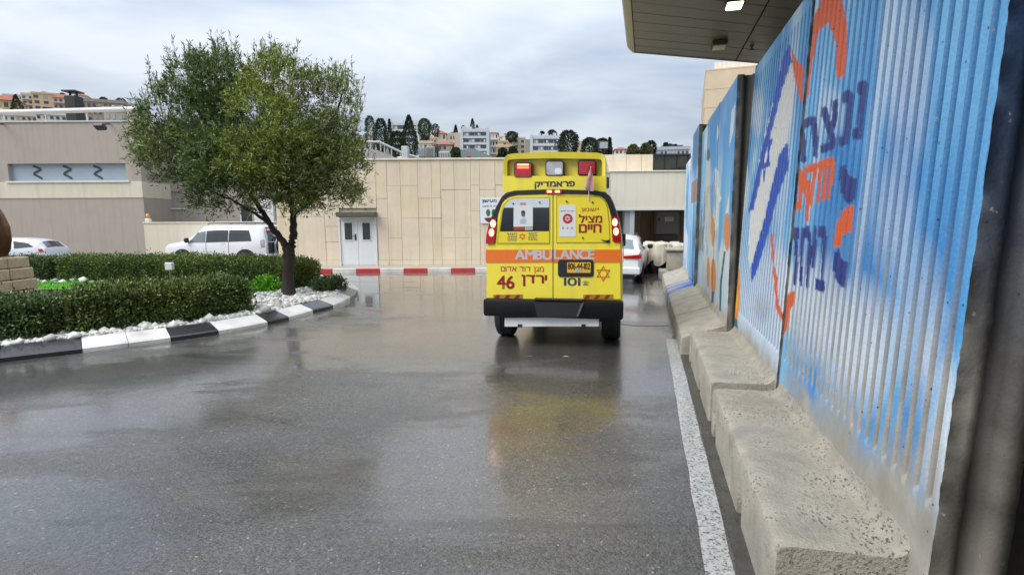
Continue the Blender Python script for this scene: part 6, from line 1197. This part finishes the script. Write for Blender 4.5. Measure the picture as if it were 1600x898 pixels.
# between the tree and the ambulance
block('tall grey apartment block half hidden behind the big dark cypress', 611, 655, 192, 246, 190, 5, 5)
block('grey apartment block with white window bands in the middle of the hill', 720, 764, 202.5, 246, 185, 4, 4, (710, 720, 'pink'))
block('grey apartment block behind the ambulance roof', 828, 878, 213, 250, 190, 3, 5, (821, 828, 'brown'))
hl = [('cream house with a tiled roof just right of the tall grey block', 654, 668, 214, 'cream', 'tile'), ('tan house with arched openings, second right of the tall grey block', 668.5, 682, 217, 'tan', 'flat'), ('pink house with a stepped roof before the low hill houses', 677, 697, 208.5, 'pink', 'tile'), ('cream house left of the pink balcony wing', 697.5, 712, 210, 'cream', 'flat'),
      ('house with a bright red roof right of the middle grey block', 764.5, 778, 208, 'white', 'tile'), ('ochre house down the slope from the bright red roof', 770, 793, 222, 'ochre', 'flat'), ('long cream terrace house below the round dark tree', 793.5, 821, 217, 'cream', 'flat'), ('white terrace house on the ridge behind the round dark tree', 778, 806, 213, 'white', 'flat')]
for n_, (lab, x0, x1, y0, wl__, rf) in enumerate(hl): house(lab, x0, x1, y0, 242, 200 + 9 * (n_ % 4) + (40 if 'ridge' in lab or 'pink' in lab else 0), wl__, rf, (3, 3), balc=(n_ % 3 == 1))
house('small cream house in front of the tall grey block and cypress', 655, 675, 224, 246, 150, 'cream', 'flat', (3, 2)); house('small stone house below the middle grey block, left side', 684, 706, 226, 247, 152, 'stone', 'tile', (3, 2))
house('low tan house right of the green awning', 776, 800, 230, 250, 150, 'tan', 'flat', (4, 2))
house('small white box house over the ambulance roof', 878, 889, 224.5, 246, 185, 'white', 'flat', (2, 2)); house('tan house between two dark trees over the ambulance roof', 899, 912, 225, 246, 200, 'tan', 'flat', (2, 2))
house('white gabled house right of the ambulance roof', 961, 980, 233.5, 250, 170, 'white', 'tile', (3, 2)); house('long pale building with roof trees above the smoked glass band', 1018, 1076, 234, 254, 120, 'grey', 'flat', (9, 2), kind='apartment_block')
house('low pink house beside the white gabled house', 945, 963, 237, 252, 175, 'pink', 'tile', (3, 1))
house('dim cream houses behind the olive trunk side of the hill', 560, 582, 216, 246, 230, 'cream', 'flat', (4, 3))
# trees
M_PINE = mat('far_tree_leaf', (.052, .075, .045), .7, var=.3, scale=.4, leaf=True, spec=.2); M_TRK = mat('far_trunk', (.05, .04, .03), .9)
def ftree(label, x0, x1, y0, y1, D, shape, n=900, tint=(1, 1, 1)):
    n = int(n * 1.7)
    a, b = P(x0, y1, D), P(x1, y0, D); wd = (b[0] - a[0]) / 2; h = b[2] - a[2]; g = float(hill_z((a[0] + b[0]) / 2, D)); zb = min(a[2], g); r = thing({'cypress': 'cypress_tree', 'round': 'pine_tree', 'bush': 'bush'}[shape], label, 'tree' if shape != 'bush' else 'bush', ((a[0] + b[0]) / 2, D, zb - .3), group='trees on the far hillside')
    dz = a[2] - zb + .3; MB().tube([(0, 0, 0), (0, 0, dz + h * .7)], [max(.12, wd * .09), .05], 7).build('trunk', M_TRK, r)
    q = np.random.rand(n) ** .85; th = np.random.uniform(0, 6.283, n)
    if shape == 'cypress': rad_ = wd * np.sin(np.clip(q * .97 + .04, 0, 1) ** .6 * math.pi) ** .75 * (1.05 - .35 * q)
    elif shape == 'round': rad_ = wd * np.sqrt(np.clip(1 - (2 * q - 1.0) ** 2 * .97, 0, 1)) * (.8 + .4 * vnoise(th * 1.5, q * 4, 5, 2))
    else: rad_ = wd * np.sqrt(np.clip(1 - q ** 2, 0, 1)) * (.75 + .45 * vnoise(th * 2, q * 3, 8, 2))
    rad_ = rad_ * (.62 + .75 * vnoise(th * 2.2 + x0, q * 6 + x0, 11, 3)) * np.random.uniform(.45, 1.06, n) ** .5
    pos = np.c_[rad_ * np.cos(th), rad_ * np.sin(th), dz + q * h]; d = np.c_[np.cos(th), np.sin(th), np.full(n, .6)] + np.random.normal(0, .5, (n, 3)); sz = max(.4, min(wd * .22, h * .10))
    tn = np.array(tint)[None] * (.75 + .6 * vnoise(th * 1.3, q * 5, 4, 2))[:, None]; link('crown', leaf_mesh('crown', pos, d, sz, sz * .6, M_PINE, tn), r)
T_ = [('dark cypress between the ochre house and the cream block, far left', 19, 33, 149, 182, 160, 'cypress'), ('low dark tree on the ridge over the tan block, left of the flue', 92, 104, 146, 155, 260, 'bush'), ('spreading tree on the roof line right of the black flue', 155, 169, 152.5, 164, 200, 'bush'), ('round dark tree at the left side of the olive crown', 183, 196, 154, 173, 190, 'round'),
      ('dark pine touching the right side of the olive crown', 572, 585, 182, 240, 130, 'round'), ('tall dark pine, second right of the olive crown', 587, 604, 186, 240, 128, 'round'), ('thin leaning pine left of the tall grey block', 606, 612, 187, 232, 150, 'cypress'), ('big dark cypress before the tall grey block', 627, 652, 181, 246, 120, 'cypress'), ('wide dark pine at the foot of the big cypress', 608, 632, 206, 246, 118, 'round'), ('round green tree just right of the tall grey block', 654, 673, 186, 220, 170, 'round'), ('small upright tree above the pink house', 675, 686, 194, 216, 215, 'round'),
      ('small cypress left of the middle grey block', 709.5, 714.5, 196, 210, 230, 'cypress'), ('tiny cypress over the left corner of the middle grey block', 721, 727, 197, 206, 230, 'bush'), ('tall thin cypress above the middle grey block roof', 734.5, 742, 185.5, 208, 240, 'cypress'), ('smaller thin cypress right of the tall thin one', 743.5, 747.5, 196, 208, 240, 'cypress'), ('round dark tree on the ridge among the right hill houses', 791, 808, 206, 222, 215, 'round'),
      ('dark bush above the green awning', 703, 722, 232, 250, 110, 'bush'), ('dark bush left of the ambulance roof', 778, 794, 233, 250, 110, 'bush'), ('dark bush touching the ambulance roof corner', 794, 808, 230, 248, 108, 'bush'), ('small tree on the roof of the block behind the ambulance', 844, 850, 205.5, 217, 210, 'round'), ('pair of crowns over the block behind the ambulance', 853, 871, 203.5, 219, 212, 'bush'), ('big leaning dark tree over the ambulance roof', 873, 903, 205, 246, 140, 'round'),
      ('broad dark tree left of the rooftop floodlight', 909, 934, 216, 248, 130, 'round'), ('dark tree behind the rooftop floodlight', 930, 952, 217, 248, 132, 'round'), ('narrow cypress right of the rooftop floodlight', 949, 956, 215.5, 248, 131, 'cypress'), ('olive brown bush right of the white gabled house', 979, 1000, 227, 248, 115, 'bush'), ('olive brown bush left of the long pale building', 999, 1018, 225, 248, 116, 'bush'), ('dark tree at the left end of the long pale building', 1010, 1024, 221, 248, 117, 'round'), ('tiny roof tree on the long pale building, leftmost of three', 1037, 1043, 224, 237, 125, 'round'), ('tiny roof tree on the long pale building, middle of three', 1045, 1050, 226.5, 237, 125, 'round'), ('tiny roof tree on the long pale building, rightmost of three', 1052, 1057, 227, 237, 125, 'round')]
for lab, x0, x1, y0, y1, D, sh in T_: ftree(lab, x0, x1, y0, y1, D, sh, 1500 if (x1 - x0) > 15 else 700, (2.6, 2.0, 1.4) if 'brown' in lab else ((1.5, 1.6, 1.2) if 'green' in lab else (1, 1, 1)))
# floodlight on a pole behind the stone building
fq = P(943, 227, 34); fd = thing('floodlight_pole', 'square pale floodlight on a dark pole above the right end of the ambulance roof', 'floodlight', (fq[0], 34, 0)); k = 34 / FPX
MB().tube([(0, .3, 0), (0, .3, fq[2])], .07, 8).build('pole', M_BLK, fd); hd_ = MB().box(-7.5 * k, 7.5 * k, -.05, .25, fq[2] - 6.5 * k, fq[2] + 6 * k, .03).build('lamp_head', M_BLK, fd); MB().box(-6.2 * k, 6.2 * k, -.08, -.051, fq[2] - 5 * k, fq[2] + 4.6 * k).build('lens', M_ALU, hd_)
